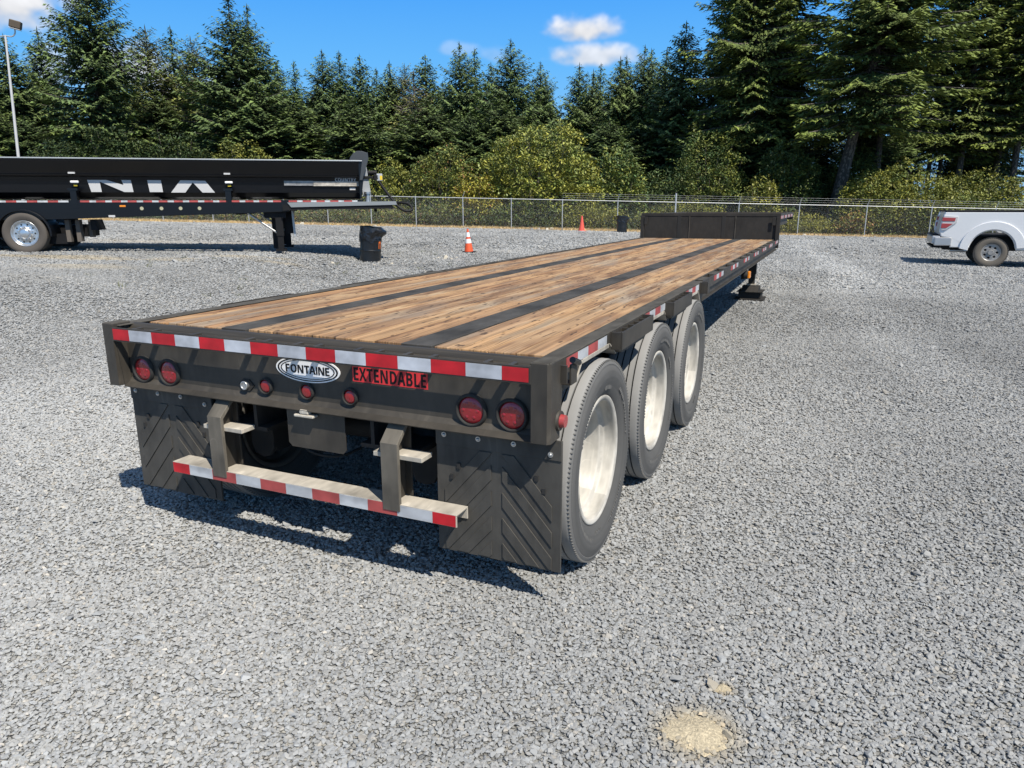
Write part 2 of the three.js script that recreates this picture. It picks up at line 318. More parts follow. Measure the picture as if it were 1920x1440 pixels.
for (const s of [-1, 1]) { // sides
  const S = (a, b) => s > 0 ? [a, b] : [-b, -a];
  const edge = sub('side_rail', T);
  const prof = [[.03, .83], [.16, .83], [.18, 1.0], [.34, 1.0], [.43, 1.085], [.86, 1.085], [.98, 1.012], [1.56, 1.012], [1.66, 1.085], [2.12, 1.085], [2.2, 1.012], [2.81, 1.012], [2.92, 1.085], [3.38, 1.085], [3.5, .98], [3.6, .98], [3.6, 1.135], [.03, 1.135]];
  part('web', side(prof, ...S(1.273, 1.283), .0015), M.paint, edge);
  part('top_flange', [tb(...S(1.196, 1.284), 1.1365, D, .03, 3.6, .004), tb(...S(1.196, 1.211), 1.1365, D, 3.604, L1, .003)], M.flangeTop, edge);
  for (const [a, b] of [[.43, .86], [1.66, 2.12], [2.92, 3.38]]) part('arch_lip', [tb(...S(1.19, 1.288), 1.066, 1.088, a + .01, b - .01, .003)], M.dusty, edge);
  for (const [p, q, P, Q] of [[.34, 1.0, .43, 1.085], [.86, 1.085, .98, 1.012], [1.56, 1.012, 1.66, 1.085], [2.12, 1.085, 2.2, 1.012], [2.81, 1.012, 2.92, 1.085], [3.38, 1.085, 3.5, .98]]) part('arch_lip', side([[p - .005, q], [P - .005, Q], [P + .005, Q], [p + .008, q]], ...S(1.19, 1.29)), M.dusty, edge);
  part('lower_web', [tb(...S(1.198, 1.206), .965, 1.136, 3.6, L1, .002), tb(...S(1.206, 1.28), .965, .973, 3.6, L1, .002), tb(...S(1.245, 1.253), .973, 1.04, 3.6, L1, .002)], M.paint, edge);
  const rub = sub('rub_rail', T);
  part('bar', tb(...S(1.273, 1.284), 1.05, 1.142, 3.604, L1, .003), M.paint, rub);
  for (let v = 3.75; v < L1 - .2; v += .605) for (const q of [v, v + .27]) part('pocket_spacer', q === v ? [tb(...S(1.2115, 1.2725), 1.045, 1.139, q, q + .012, .002), tb(...S(1.2115, 1.2725), 1.128, 1.139, q + .0125, q + .2695, .002)] : tb(...S(1.2115, 1.2725), 1.045, 1.139, q, q + .012, .002), M.flangeTop, rub);
  const starts = [.225, 1.57, 2.83, 4.22, 5.36, 6.48, 7.6, 8.75, 9.86, 11.08];
  for (const v of starts) for (let k = 0; k < 4; k++) part('tape_segment', tb(...S(1.284, 1.2862), 1.089, 1.134, v + k * .148, v + (k + 1) * .148 - .001), (k % 2 ? M.whiteWorn : M.redWorn), v < 3.6 ? edge : rub);
  // stake pocket and chain boxes welded outside the rail
  for (const [v0, v1] of [[.89, 1.56], [2.15, 2.8], [3.5, 3.6]]) {
    const b = sub('stake_pocket', T), long = v1 - v0 > .2;
    part('pocket_shell', [tb(...S(1.338, 1.346), 1.05, 1.142, v0, v1, .002), tb(...S(1.2845, 1.3375), 1.05, 1.141, v0, v0 + .01, .002), tb(...S(1.2845, 1.3375), 1.05, 1.141, v1 - .01, v1, .002)], M.paint, b);
    if (long) {
      for (const t of [.14, .32, .5, .68, .86]) part('divider', tb(...S(1.2845, 1.3375), 1.05, 1.13, v0 + t * (v1 - v0), v0 + t * (v1 - v0) + .009, .002), M.paint, b);
      part('gusset', side([[v0 + .02, 1.049], [v0 + .1, 1.02], [v1 - .1, 1.02], [v1 - .02, 1.049]], ...S(1.2845, 1.32)), M.paint, b);
    }
  }
}
{ // rear end
  const RR = sub('rear_rail', T);
  part('tape_bar', tb(-1.216, 1.216, 1.062, 1.137, -.004, .004, .002), M.paint, RR);
  const cuts = [-1.207]; for (let k = 0; k < 14; k++) cuts.push(-1.207 + .122 + k * .1672); cuts[15] = 1.207;
  for (let k = 0; k < 15; k++) part('tape_segment', tb(cuts[k], cuts[k + 1] - .001, 1.071, 1.129, -.006, -.0042), k % 2 ? M.white : M.red, RR);
  for (const u of [-1.08, -.945, -.66, -.30, -.19, 0, .12, .345, .457, .607, .737, 1.0, 1.116]) part('spacer', tb(u - .011, u + .011, 1.098, 1.134, .0045, .0775, .002), M.paint, RR);
  const H = sub('rear_header', T);
  part('beam', tb(-1.216, 1.216, 1.0, 1.12, .0875, .2, .004), M.paint, H);
  part('round_bar', cyl(.034, .034, 2.43, 20).rotateZ(Math.PI / 2).translate(0, 1.112, -.135), M.paint, H);
  const P = sub('rear_panel', T);
  part('plate', side([[.078, 1.11], [.086, 1.11], [.086, .845], [.066, .82], [.03, .802], [.024, .808], [.058, .826], [.078, .848]], -1.214, 1.214), M.paint, P);
  for (const s of [-1, 1]) part('end_gusset', side([[.068, 1.13], [.01, 1.06], [.03, .81], [.07, .83]], s * 1.214 - .004, s * 1.214 + .004), M.paint, P);
  for (const s of [-1, 1]) {
    const c = sub('corner_post', T), a = 1.219, b = 1.297, o = .012;
    const sh = poly(s > 0 ? [[a, 0], [b - o, 0], [b, o], [b, .11], [a, .11]] : [[-a, 0], [-a, .11], [-b, .11], [-b, o], [-b + o, 0]]);
    part('post', metres(ext(sh, D - .815 + .006, .003).rotateX(-Math.PI / 2).translate(0, .815, 0)), M.paint, c).material.side = THREE.DoubleSide;
    part('post_cap', tb(...(s > 0 ? [a, b] : [-b, -a]), D + .004, D + .0125, .004, .115, .004), M.flangeTop, c);
    if (s > 0) { part('handle', [at(cyl(.014, .014, .085, 12), 1.335, 1.13, -.2, 1.25, 0, 0)], M.black, c); part('bracket', [tb(1.2845, 1.325, 1.05, 1.125, .12, .13), tb(1.318, 1.328, 1.03, 1.12, .17, .245, .003), tb(1.2845, 1.318, 1.03, 1.036, .17, .245)], M.paint, c); }
    const lampS = sub('side_marker_lamp', T);
    part('lamp_body', at(cyl(.042, .05, .03, 24), s * 1.295, .893, -.1, 0, 0, -s * Math.PI / 2), M.paint, lampS); part('lens', at(cyl(.026, .029, .026, 24), s * 1.318, .893, -.1, 0, 0, -s * Math.PI / 2), M.lensPink, lampS);
  }
  const lamp = (u, h, R, big) => {
    const g = sub(big ? 'tail_lamp' : 'marker_lamp', T);
    part('grommet', new THREE.LatheGeometry([[R * .98, -.004], [R, .012], [R * 1.1, .018], [R * 1.22, .012], [R * 1.26, -.004]].map((p) => new THREE.Vector2(...p)), 40).rotateX(-Math.PI / 2).rotateY(Math.PI).translate(u, h, -.074), M.rubber, g);
    part('lens', new THREE.LatheGeometry([[0, .014], [R * .6, .013], [R * .9, .009], [R, .002]].map((p) => new THREE.Vector2(...p)).reverse(), 40).rotateX(-Math.PI / 2).rotateY(Math.PI).translate(u, h, -.074), M.lens, g).material.side = THREE.DoubleSide;
    if (big) for (let k = 0; k < 7; k++) { const a = k * Math.PI / 3, q = k ? R * .55 : 0; part('diode', new THREE.SphereGeometry(R * .15, 10, 6).scale(1, 1, .4).translate(u + q * Math.cos(a), h + q * Math.sin(a), -.0625), M.lens, g); }
  };
  for (const u of [-1.105, -.91, .905, 1.1]) lamp(u, .9, .061, true);
  for (const u of [-.245, .012, .266]) lamp(u, .893, .034, false);
  const plug = sub('round_plug', T);
  part('flange', metres(ext(poly([[-.05, 0], [-.02, .03], [.02, .03], [.05, 0], [.02, -.03], [-.02, -.03]]), .006).translate(-.375, .885, -.0775)), M.paintDark, plug);
  part('barrel', [at(cyl(.019, .021, .016, 20), -.375, .885, -.064, Math.PI / 2), new THREE.TorusGeometry(.019, .0045, 8, 24).translate(-.375, .885, -.056)], M.zinc, plug);
  // oval maker's plate
  const E = sub('name_plate', T), oval = (a, b, n = 56) => Array.from({ length: n }, (_, i) => [a * Math.cos(i / n * 6.2832), b * Math.sin(i / n * 6.2832)]);
  const place = (g) => g.translate(.02, 1.0, -.0775);
  part('plate', place(metres(ext(poly(oval(.192, .064)), .004))), M.whitePaint, E);
  part('ring', place(metres(ext(poly(oval(.181, .0575), [oval(.172, .0525)]), .0015).translate(0, 0, .0042))), M.blackDull, E);
  part('ring', place(metres(ext(poly(oval(.162, .047), [oval(.156, .0438)]), .0015).translate(0, 0, .0042))), M.blackDull, E);
  const txt = (s, size, w, depth, sx) => { const g = new TextGeometry(s, { font, size, depth, curveSegments: 6 }); g.computeBoundingBox(); const b = g.boundingBox; g.translate(-(b.min.x + b.max.x) / 2, -(b.min.y + b.max.y) / 2, 0); g.scale(w / (b.max.x - b.min.x), 1, 1); return g; };
  const word = (str, size, w, depth) => { // letters set one by one, the I as a plain stroke
    let x = 0; const gs = [...str].map((ch) => { let g = ch === 'I' ? metres(new THREE.BoxGeometry(size * .19, size * .985, depth).translate(size * .095, size * .4925, depth / 2)) : new TextGeometry(ch, { font, size, depth, curveSegments: 6 }); if (g.index) g = g.toNonIndexed(); g.computeBoundingBox(); const b = g.boundingBox; g.translate(x - b.min.x, 0, 0); x += b.max.x - b.min.x + (ch === 'T' ? -.02 : ch === 'A' ? .07 : .13) * size; return g; });
    const m = merge(gs); m.computeBoundingBox(); const b = m.boundingBox; return m.translate(-(b.min.x + b.max.x) / 2, -(b.min.y + b.max.y) / 2, 0).scale(w / (b.max.x - b.min.x), 1, 1);
  };
  part('lettering', place(word('FONTAINE', .04, .262, .0015).translate(0, 0, .0042)), M.blackDull, E);
  const X = sub('sticker', T);
  part('label_sheet', metres(bx(.281, .687, .968, 1.043, -.0775, -.0765)), mat({ color: rgb(.62, .03, .035), roughness: .5 }), X);
  part('lettering', txt('EXTENDABLE', .062, .39, .0008).translate(.484, 1.0055, -.0763), M.blackDull, X);
  // plate holder with its lamp
  const K = sub('plate_holder', T);
  part('plate', metres(ext(poly([[-.12, .8], [.228, .8], [.228, .62], [.21, .6], [-.1, .6], [-.12, .62]]), .005).translate(0, 0, -.07)), M.paint, K);
  part('plate_lamp', [bx(-.04, .075, .772, .786, -.064, -.02, .005), bx(-.01, .045, .786, .812, -.06, -.024, .008)], M.dusty, K);
  // underride guard
  const G = sub('rear_guard', T);
  part('channel', [tb(-.866, .866, .424, .432, -.012, .1, .002), tb(-.866, .866, .372, .424, -.012, -.004, .002), tb(-.866, .866, .372, .424, .092, .1, .002)], M.dusty, G);
  const gc = [-.862]; for (let k = 0; k < 10; k++) gc.push(-.862 + .118 + k * .1626); gc[11] = .862; gc[10] = .862 - .118;
  for (let k = 0; k < 11; k++) part('tape_segment', tb(gc[k], gc[k + 1] - .001, .3745, .4285, -.0138, -.0122), k === 10 || k === 0 ? M.red : k % 2 ? M.whiteWorn : M.redWorn, G);
  for (const s of [-1, 1]) {
    const B = sub('guard_post', T), u = s * .527;
    part('post_face', side([[-.016, .40], [-.016, .722], [.07, .802], [.082, .79], [.0, .712], [.0, .40]].map(([v, h]) => [v, h]), u - .044, u + .044, .002), mat({ color: rgb(.17, .155, .13), map: dust, roughness: .85 }), B);
    part('post_web', [side([[.001, .433], [.1, .433], [.1, .795], [.082, .795], [.001, .705]], u - .008, u + .008), tb(u - .044, u + .044, .433, .8, .1, .11, .002)], M.paint, B);
    part('step_plate', tb(u - .1, u + .16, .645, .668, .003, .098, .003), M.dusty, B);
  }
  // mud flaps with moulded chevrons
  for (const s of [-1, 1]) {
    const F = sub('mud_flap', T), c = s > 0 ? 1.01 : -.965, w = .305, z = -.112;
    part('flap_sheet', bx(c - w, c + w, .19, .8, z - .006, z + .006, .002), M.flap, F);
    part('top_band', bx(c - w, c + w, .712, .803, z + .0062, z + .012, .002), M.flap, F);
    for (const d of [-1, 1]) for (let k = 0; k < 7; k++) {
      const y0 = .70 - k * .122, run = .235, rise = .27, t = .068, xa = c + d * .028, xb = c + d * (.028 + run);
      const cl = ([x, y]) => [x, clamp(y, .2, .722)];
      let pts = [[xa, y0], [xb, y0 - rise], [xb, y0 - rise + t], [xa, y0 + t]];
      // clip to the sheet
      const clip = (P, lim, up) => { const o = []; P.forEach((a, i) => { const b = P[(i + 1) % P.length], ia = up ? a[1] <= lim : a[1] >= lim, ib = up ? b[1] <= lim : b[1] >= lim; if (ia) o.push(a); if (ia !== ib) { const q = (lim - a[1]) / (b[1] - a[1]); o.push([a[0] + (b[0] - a[0]) * q, lim]); } }); return o; };
      pts = clip(clip(pts, .2, false), .705, true); if (pts.length < 3) continue;
      if (d < 0) pts.reverse();
      part('raised_bar', metres(ext(poly(pts), .0035, .0012).translate(0, 0, z + .0072)), M.flap, F);
    }
    for (const [x, y] of [[.19, .62], [.225, .565], [-.19, .62], [-.225, .565]]) part('slot', bx(c + x - .008, c + x + .008, y - .013, y + .013, z + .0064, z + .0135), M.blackGap, F);
    for (let k = 0; k < 4; k++) { const X = c - w + .045 + k * .172, Yb = k === 3 ? .738 : .762; part('bolt', [at(cyl(.012, .012, .004, 14), X, Yb, z + .014, Math.PI / 2), new THREE.SphereGeometry(.008, 10, 6).translate(X, Yb, z + .016)], M.zinc, F); }
  }
}
{ // running gear
  const R = .517, prof = [], colr = []; // tyre cross-section: [axial, radius, tone]
  const add = (a, r, t) => prof.push([a, r, t]);
  add(-.085, .318, .09); add(-.108, .345, .1); add(-.128, .40, .105); add(-.134, .43, .11); add(-.13, .462, .115); add(-.122, .487, .13);
  add(-.1235, .49, .15); add(-.119, .505, .17); add(-.11, R - .004, .24); add(-.104, R - .001, .25);
  for (const [a, b] of [[-.066, -.058], [-.026, -.018], [.018, .026], [.058, .066]]) { add(a - .001, R, .25); add(a + .001, R - .013, .03); add(b - .001, R - .013, .03); add(b + .001, R, .25); }
  add(.104, R - .001, .25); add(.11, R - .004, .24); add(.119, .505, .17); add(.1235, .49, .15); add(.122, .487, .13); add(.1225, .484, .1); add(.125, .48, .12); add(.13, .462, .105); add(.1325, .455, .09); add(.134, .43, .1); add(.1335, .425, .085); add(.128, .40, .095); add(.122, .385, .085); add(.121, .38, .1); add(.108, .345, .095); add(.1, .335, .08); add(.085, .318, .09);
  const seg = 96, P = [], C = [], I = [], U = [], n = prof.length, r = rng(31);
  for (let i = 0; i <= seg; i++) { const a = i / seg * Math.PI * 2; prof.forEach(([x, rad, t], k) => { const tread = rad > .5; const jag = tread && k > 7 && k < n - 14 && rad > R - .002 ? ((i % 2) * .0012) : 0; P.push(x, (rad - jag) * Math.cos(a), (rad - jag) * Math.sin(a)); const d = t * (t < .2 ? .82 : 1) * (.9 + .2 * fbm(i / seg * 24, k * .2, 24, BIG, 401, 3)); C.push(d * 1.01, d, d * .97); U.push(k / n * .6, i / seg * 3.2); }); }
  for (let i = 0; i < seg; i++) for (let k = 0; k < n - 1; k++) { const a = i * n + k, b = a + 1, c = a + n, d = c + 1; I.push(a, c, b, b, c, d); }
  let tg = new THREE.BufferGeometry(); tg.setAttribute('position', new THREE.Float32BufferAttribute(P, 3)); tg.setAttribute('color', new THREE.Float32BufferAttribute(C, 3)); tg.setAttribute('uv', new THREE.Float32BufferAttribute(U, 2)); tg.setIndex(I); tg.computeVertexNormals(); tg = toCreasedNormals(tg, .6);
  // shoulder notches along the outer ribs
  const notch = []; for (let k = 0; k < 150; k++) for (const s of [-1, 1]) { const g = new THREE.BoxGeometry(.012, .008, .0045); notch.push(g.translate(s * .1165, R - .0082, 0).rotateX(k / 150 * Math.PI * 2)); }
  const notches = merge(notch), notchMat = mat({ color: rgb(.12, .12, .118), roughness: .95 });
  // deep dished steel rim: outer lip to the disc far inside
  const lathe = (pts, s = 64) => metres(new THREE.LatheGeometry(pts.map((p) => new THREE.Vector2(...p)), s).rotateZ(-Math.PI / 2));
  const rimG = lathe([[.318, .088], [.33, .094], [.332, .102], [.322, .106], [.307, .1], [.301, .088], [.298, .045], [.296, .032], [.276, .022], [.272, .01], [.27, -.03], [.262, -.045], [.258, -.095], [.2, -.105], [.17, -.1], [.14, -.098], [.001, -.098]]);
  const hubG = merge([at(cyl(.09, .105, .05, 28), -.075, 0, 0, 0, 0, Math.PI / 2), ...Array.from({ length: 10 }, (_, k) => at(cyl(.016, .016, .04, 6), 0, 0, 0, 0, 0, Math.PI / 2).translate(-.085, .143 * Math.cos(k * .628), .143 * Math.sin(k * .628)))]);
  const W = sub('wheel', T);
  part('tyre', tg, M.tyre, W); part('tread_notch', notches, notchMat, W).userData.kind = 'stuff'; const mk = [], r2 = rng(61); for (const [a0, a1, rr] of [[.3, 1.15, .405], [2.2, 2.9, .405], [3.7, 4.5, .405], [5.2, 5.9, .405], [1.5, 1.75, .375], [4.7, 4.95, .375]]) for (let a = a0; a < a1; a += .034 + .02 * r2()) mk.push(new THREE.BoxGeometry(.003, .012 + .012 * r2(), .005 + .007 * r2()).rotateX((r2() - .5) * .6).translate(rr > .39 ? .1295 : .121, rr, 0).rotateX(a));
  part('sidewall_mark', mk, mat({ color: rgb(.115, .115, .112), roughness: .9 }), W).userData.kind = 'stuff';
  part('rim', rimG, M.rim, W); part('hub', hubG, M.paint, W);
  let first = true;
  for (const v of [.723, 1.961, 3.232]) for (const s of [-1, 1]) for (const inner of [0, 1]) {
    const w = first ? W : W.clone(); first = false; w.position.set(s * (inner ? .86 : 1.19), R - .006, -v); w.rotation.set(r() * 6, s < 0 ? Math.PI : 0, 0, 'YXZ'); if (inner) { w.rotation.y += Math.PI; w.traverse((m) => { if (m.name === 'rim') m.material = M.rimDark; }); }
    if (w !== W) T.add(w);
  }
  for (const v of [.723, 1.961, 3.232]) {
    part('axle', at(cyl(.064, .064, 2.0, 20), 0, .51, -v, 0, 0, Math.PI / 2), M.paintDark, T);
    for (const s of [-1, 1]) { part('air_bag', at(new THREE.LatheGeometry([[.08, 0], [.125, .03], [.13, .07], [.11, .1], [.13, .13], [.125, .18], [.08, .2]].map((p) => new THREE.Vector2(...p)), 20), s * .5, .57, -v + .28), M.rubber, T); part('suspension_arm', side([[v - .35, .44], [v + .55, .55], [v + .55, .63], [v, .6], [v - .35, .52]], s * .5 - .05, s * .5 + .05), M.paintDark, T); part('brake_chamber', at(cyl(.09, .09, .18, 16), s * .28, .6, -v + .2, Math.PI / 2), M.paintDark, T); }
  }
  for (const s of [-1, 1]) {
    part('main_beam', [tb(s * .36 - .07, s * .36 + .07, .64, .66, .1, L1 - .1), tb(s * .36 - .01, s * .36 + .01, .66, .99, .1, L1 - .1), tb(s * .36 - .07, s * .36 + .07, .975, .99, .1, L1 - .1)], M.paintDark, T);
    part('beam_end', [tb(s * .52 - .08, s * .52 + .08, .625, .655, .101, .9, .004), metres(ext(poly([[-.075, 0], [.075, 0], [.075, -.15], [.05, -.195], [0, -.21], [-.05, -.195], [-.075, -.15]]), .02, .004).translate(s * .52, .62, -.32)), tb(s * .52 - .075, s * .52 - .06, .44, .62, .32, .9), tb(s * .52 + .06, s * .52 + .075, .44, .62, .32, .9)], M.paintDark, T);
    part('hanger', tb(s * .5 - .03, s * .5 + .03, .5, 1.0, 1.25, 1.4), M.paintDark, T); part('hanger', tb(s * .5 - .03, s * .5 + .03, .5, 1.0, 2.5, 2.65), M.paintDark, T);
  }
  part('air_hose', tube([[-.3, .62, -.35], [-.22, .5, -.3], [-.05, .46, -.35], [.08, .52, -.6]], .008, 24, 6), M.rubber, T);
  part('air_tank', at(cyl(.12, .12, .7, 20), .02, .72, -1.1, 0, 0, Math.PI / 2), M.paintDark, T);
  // landing gear
  for (const s of [-1, 1]) {
    const G = sub('landing_leg', T), u = s * .88, v = L1 - .05;
    part('leg_tube', [tb(u - .07, u + .07, .5, 1.1, v - .07, v + .07, .006), tb(u - .055, u + .055, .24, .5, v - .055, v + .055, .006)], M.paintDark, G);
    part('collar', tb(u - .085, u + .085, .3, .325, v - .085, v + .085, .004), M.dusty, G);
    part('foot', [side([[v - .24, .2], [v - .12, .29], [v + .12, .29], [v + .24, .2]], u - .15, u + .15), tb(u - .23, u + .23, .185, .2, v - .25, v + .25, .003), tb(u - .2, u + .2, .07, .185, v - .2, v + .2, .005), tb(u - .26, u + .26, .03, .066, v - .28, v + .28, .005)], M.paintDark, G);
    part('gusset', side([[v - .6, 1.0], [v - .06, 1.0], [v - .06, .75]], u - .01, u + .01), M.paintDark, G);
  }
  const A = sub('amber_marker_lamp', T);
  part('bracket', tb(1.2, 1.24, .84, .98, 7.05, 7.1), M.paintDark, A); part('lamp_body', at(cyl(.055, .06, .05, 20), 1.262, .9, -7.07, 0, 0, -Math.PI / 2), M.rubber, A); part('lens', [tb(1.28, 1.315, .855, .945, 7.015, 7.115, .012)], M.amber, A);
}
{ // the step up to the front deck
  const B = sub('front_riser', T), t = D + .455;
  part('riser_plate', tb(-1.24, 1.24, 1.0, t - .04, L1 + .01, L1 + .022), M.paintDark, B);
  part('top_rail', tb(-1.297, 1.297, t - .04, t + .016, L1 + .002, L1 + .055, .004), M.paintDark, B);
  for (const u of [-.545, .29]) part('seam_channel', tb(u - .035, u + .035, D, t - .042, L1 + .004, L1 + .0095, .002), M.blackGap, B);
  for (const u of [-.35, .505]) part('rib', tb(u - .008, u + .008, D, t - .041, L1 - .001, L1 + .009, .003), M.flangeTop, B);
  for (const s of [-1, 1]) part('end_post', tb(s * 1.262 - .035, s * 1.262 + .035, .99, t - .042, L1 - .03, L1 + .04, .006), M.paintDark, B);
  for (const s of [-1, 1]) part('lug', tb(s * 1.19 - .03, s * 1.19 + .03, t - .2, t - .05, L1 - .044, L1 - .031, .004), M.paintDark, B);
  const U = sub('front_deck', T);
  for (const s of [-1, 1]) { const S = (a, b) => s > 0 ? [a, b] : [-b, -a]; part('deck_rail', [tb(...S(1.168, 1.29), t - .1, t, L1 + .06, L1 + 4, .004), tb(...S(.9, 1.25), t - .22, t - .102, L1 + .1, L1 + 2.6, .01)], M.paint, U); for (let g = 0; g < 4; g++) for (let k = 0; k < 4; k++) part('tape_segment', tb(...S(1.2905, 1.293), t - .085, t - .03, L1 + .1 + g * .95 + k * .16, L1 + .1 + g * .95 + (k + 1) * .16 - .001), k % 2 ? M.whiteWorn : M.redWorn, U); }
  part('nose', [tb(-1.29, 1.29, t - .16, t + .002, L1 + 4, L1 + 4.06, .006), tb(-.6, .6, t - .3, t - .1, L1 + .1, L1 + 4, .01)], M.paint, U);
}
// ------------------------------------------------------------------ chain-link fence
{
  const F = thing('chain_link_fence', 'galvanised chain link fence with barbed wire along the far edge of the yard', 'fence');
  const px = [-30.4, -27.4, -24.3, -21.2, -18.1, -15.9, -13.7, -11.05, -8.42, -5.72, -2.9, -.02, 3.0, 6.25, 9.62, 13.29, 16.77, 20.63, 24.3, 27.9, 31.5, 35.1];
  const top = (x) => gh(x, fenceLine(x)) + 1.74, zf = (x) => fenceLine(x);
  px.forEach((x, i) => {
    const g = gh(x, zf(x)), z = zf(x), thick = i === 14 ? .05 : .03, arms = x > 4 || x === -2.9;
    const geo = [cyl(thick, thick, 1.8 + (i === 14 ? .45 : 0), 10).translate(x, g + (1.8 + (i === 14 ? .45 : 0)) / 2, z)];
    if (arms && i !== 14) geo.push(rod([x, g + 1.78, z], [x + (x < 0 ? .12 : .05), g + 2.12, z + .1], .018, 6));
    part('fence_post', geo, M.galv, F);
  });
  part('top_rail', px.slice(0, -1).map((x, i) => rod([x, top(x), zf(x)], [px[i + 1], top(px[i + 1]), zf(px[i + 1])], .024, 8)), M.galv, F);
  for (const k of [0, 1, 2]) part('barbed_wire', px.slice(0, -1).filter((x) => x >= 3).map((x) => { const b = px[px.indexOf(x) + 1], h = 1.88 + k * .12, o = .03 + k * .03; return rod([x, gh(x, zf(x)) + h, zf(x) + o], [b, gh(b, zf(b)) + h, zf(b) + o], .004, 4); }), M.galv, F);
  const P = [], I = []; // the mesh: two sets of diagonal wires
  const wire = (x0, y0, x1, y1) => { const t = .002, b = P.length / 3; for (const [x, y] of [[x0, y0], [x1, y1]]) { const z = zf(x) - .03, g = gh(x, zf(x)); P.push(x - t, g + y, z, x + t, g + y, z, x, g + y, z + t * 1.6); } for (const [a, c] of [[0, 1], [1, 2], [2, 0]]) I.push(b + a, b + c, b + 3 + a, b + c, b + 3 + c, b + 3 + a); };
  for (let x = -31; x < 35; x += .075) { wire(x, .02, x + 1.7, 1.72); wire(x + 1.7, .02, x, 1.72); }
  const g = new THREE.BufferGeometry(); g.setAttribute('position', new THREE.Float32BufferAttribute(P, 3)); g.setIndex(I); g.computeVertexNormals();
  part('wire_mesh', g, M.galv, F).userData.kind = 'stuff';
}

// ------------------------------------------------------------------ black side dump trailer
{
  const N = thing('side_dump_trailer', 'glossy black side dump trailer with large pale letters N I A', 'trailer');
  N.position.set(-12.01, .62, -17.9); N.rotation.y = .2;
  const Y = .62, sx = (pts, z0, z1, bev = 0) => metres(ext(poly(pts.map(([s, h]) => [s, h - Y])), z1 - z0, bev).translate(0, 0, z0));
  const b = (s0, s1, h0, h1, z0, z1, r = 0) => bx(s0, s1, h0 - Y, h1 - Y, z0, z1, r);
  // tub: one side shell, mirrored, closed below
  const half = [[.0, 2.90], [-.012, 2.84], [-.14, 2.57], [-.15, 2.535], [-.11, 2.515], [-.125, 2.49], [-.24, 2.47], [-.26, 2.36], [-.29, 2.1], [-.4, 1.99], [-.7, 1.95], [-1.3, 1.94]];
  const outer = [...half, ...half.slice(0, -1).reverse().map(([z, h]) => [-2.6 - z, h])], inner = outer.map(([z, h], i) => [lerp(z, -1.3, .022), h + (i > 2 && i < outer.length - 3 ? .03 : 0)]).reverse();
  const tubS = poly([...outer, ...inner].map(([z, h]) => [-z, h - Y]));
  const tub = sub('tub', N);
  part('shell', metres(ext(tubS, 12.2).rotateY(Math.PI / 2).translate(-4, 0, 0).applyMatrix4(new THREE.Matrix4().makeScale(1, 1, 1))), M.black, tub);
  for (const z of [-.005, -2.595]) part('rim', [b(-4, 8.28, 2.885, 2.915, z - .03, z + .022, .006)], M.galv, tub);
  part('end_wall', sx([[8.2, 2.93], [8.42, 2.93], [8.3, 2.5], [8.22, 1.96], [8.18, 1.96], [8.18, 2.9]], -2.55, -.02), M.black, tub);
  part('end_dome', sx([[7.94, 2.9], [7.99, 3.02], [8.07, 3.12], [8.17, 3.17], [8.28, 3.17], [8.41, 3.13], [8.41, 2.9]], -1.7, -.5, .01), mat({ color: rgb(.05, .055, .06), roughness: .45 }), tub);
  part('end_flange', sx([[8.28, 2.9], [8.43, 3.12], [8.44, 2.95], [8.26, 2.42], [8.2, 2.42]], -.1, .02, .004), mat({ color: rgb(.05, .055, .06), roughness: .4 }), tub);
  part('lettering', [[[1.58, 2.40], [2.02, 2.40], [2.40, 2.28], [2.36, 2.40], [2.58, 2.40], [2.61, 2.11], [2.40, 2.11], [1.86, 2.36], [1.88, 2.11], [1.64, 2.11]], [[2.96, 2.40], [3.28, 2.40], [3.30, 2.11], [2.99, 2.11]], [[3.74, 2.40], [4.33, 2.39], [4.54, 2.10], [4.24, 2.10], [4.03, 2.35], [3.83, 2.10], [3.49, 2.10]]].map((p) => sx(p, 0, .006).applyMatrix4(new THREE.Matrix4().makeShear(0, 0, 0, 0, 0, 0)).translate(0, 0, -.252)), M.letter, tub);
  part('metal_panel', [b(6.26, 7.0, 2.28, 2.4, -.25, -.235), ], M.silver, tub); part('metal_panel', b(7.003, 8.16, 2.27, 2.39, -.24, -.222), mat({ color: rgb(.6, .55, .47), roughness: .5, map: streaks }), tub);
  { const g = new TextGeometry('COUNTRY', { font, size: .085, depth: .006, curveSegments: 4 }); part('lettering', g.translate(7.55, 2.39 - Y, -.235), M.letter, tub); }
  part('small_label', [b(7.92, 8.07, 2.17, 2.23, -.285, -.27)], M.letter, tub);
  for (const s of [1.27, 4.87]) {
    const k = sub('upright', N); part('post', [b(s - .05, s + .09, 1.72, 2.2, -.22, -.05), b(s - .09, s + .13, 2.14, 2.2, -.24, -.04)], M.black, k);
    part('latch_cap', [b(s - .06, s + .13, 2.32, 2.38, -.24, -.17, .02)], M.whitePaint, k); part('reflector', b(s, s + .08, 2.25, 2.29, -.25, -.22), M.yellow, k); part('rim_lug', b(s - .05, s + .1, 2.54, 2.58, -.14, -.1), M.letter, k);
  }
  // frame
  const fr = sub('frame', N);
  for (const z of [-.06, -2.5]) part('beam', sx([[-4, 1.87], [6.35, 1.87], [6.35, 1.63], [4.5, 1.56], [2.6, 1.51], [.5, 1.45], [-4, 1.42]], z - .1, z, .004), M.black, fr);
  part('crossmember', [-3, -1, 1, 3, 5].map((s) => b(s, s + .2, 1.55, 1.83, -2.5, -.16)), M.blackDull, fr);
  let s = -3.9, k = 0; const tp = (w, red) => { part('tape_segment', b(s, s + w - .002, 1.86, 1.905, -.056, -.05), red ? M.redWorn : M.whiteWorn, fr); s += w; };
  part('tape_bar', [b(-4, 8.25, 1.852, 1.912, -.07, -.0565)], M.black, fr);
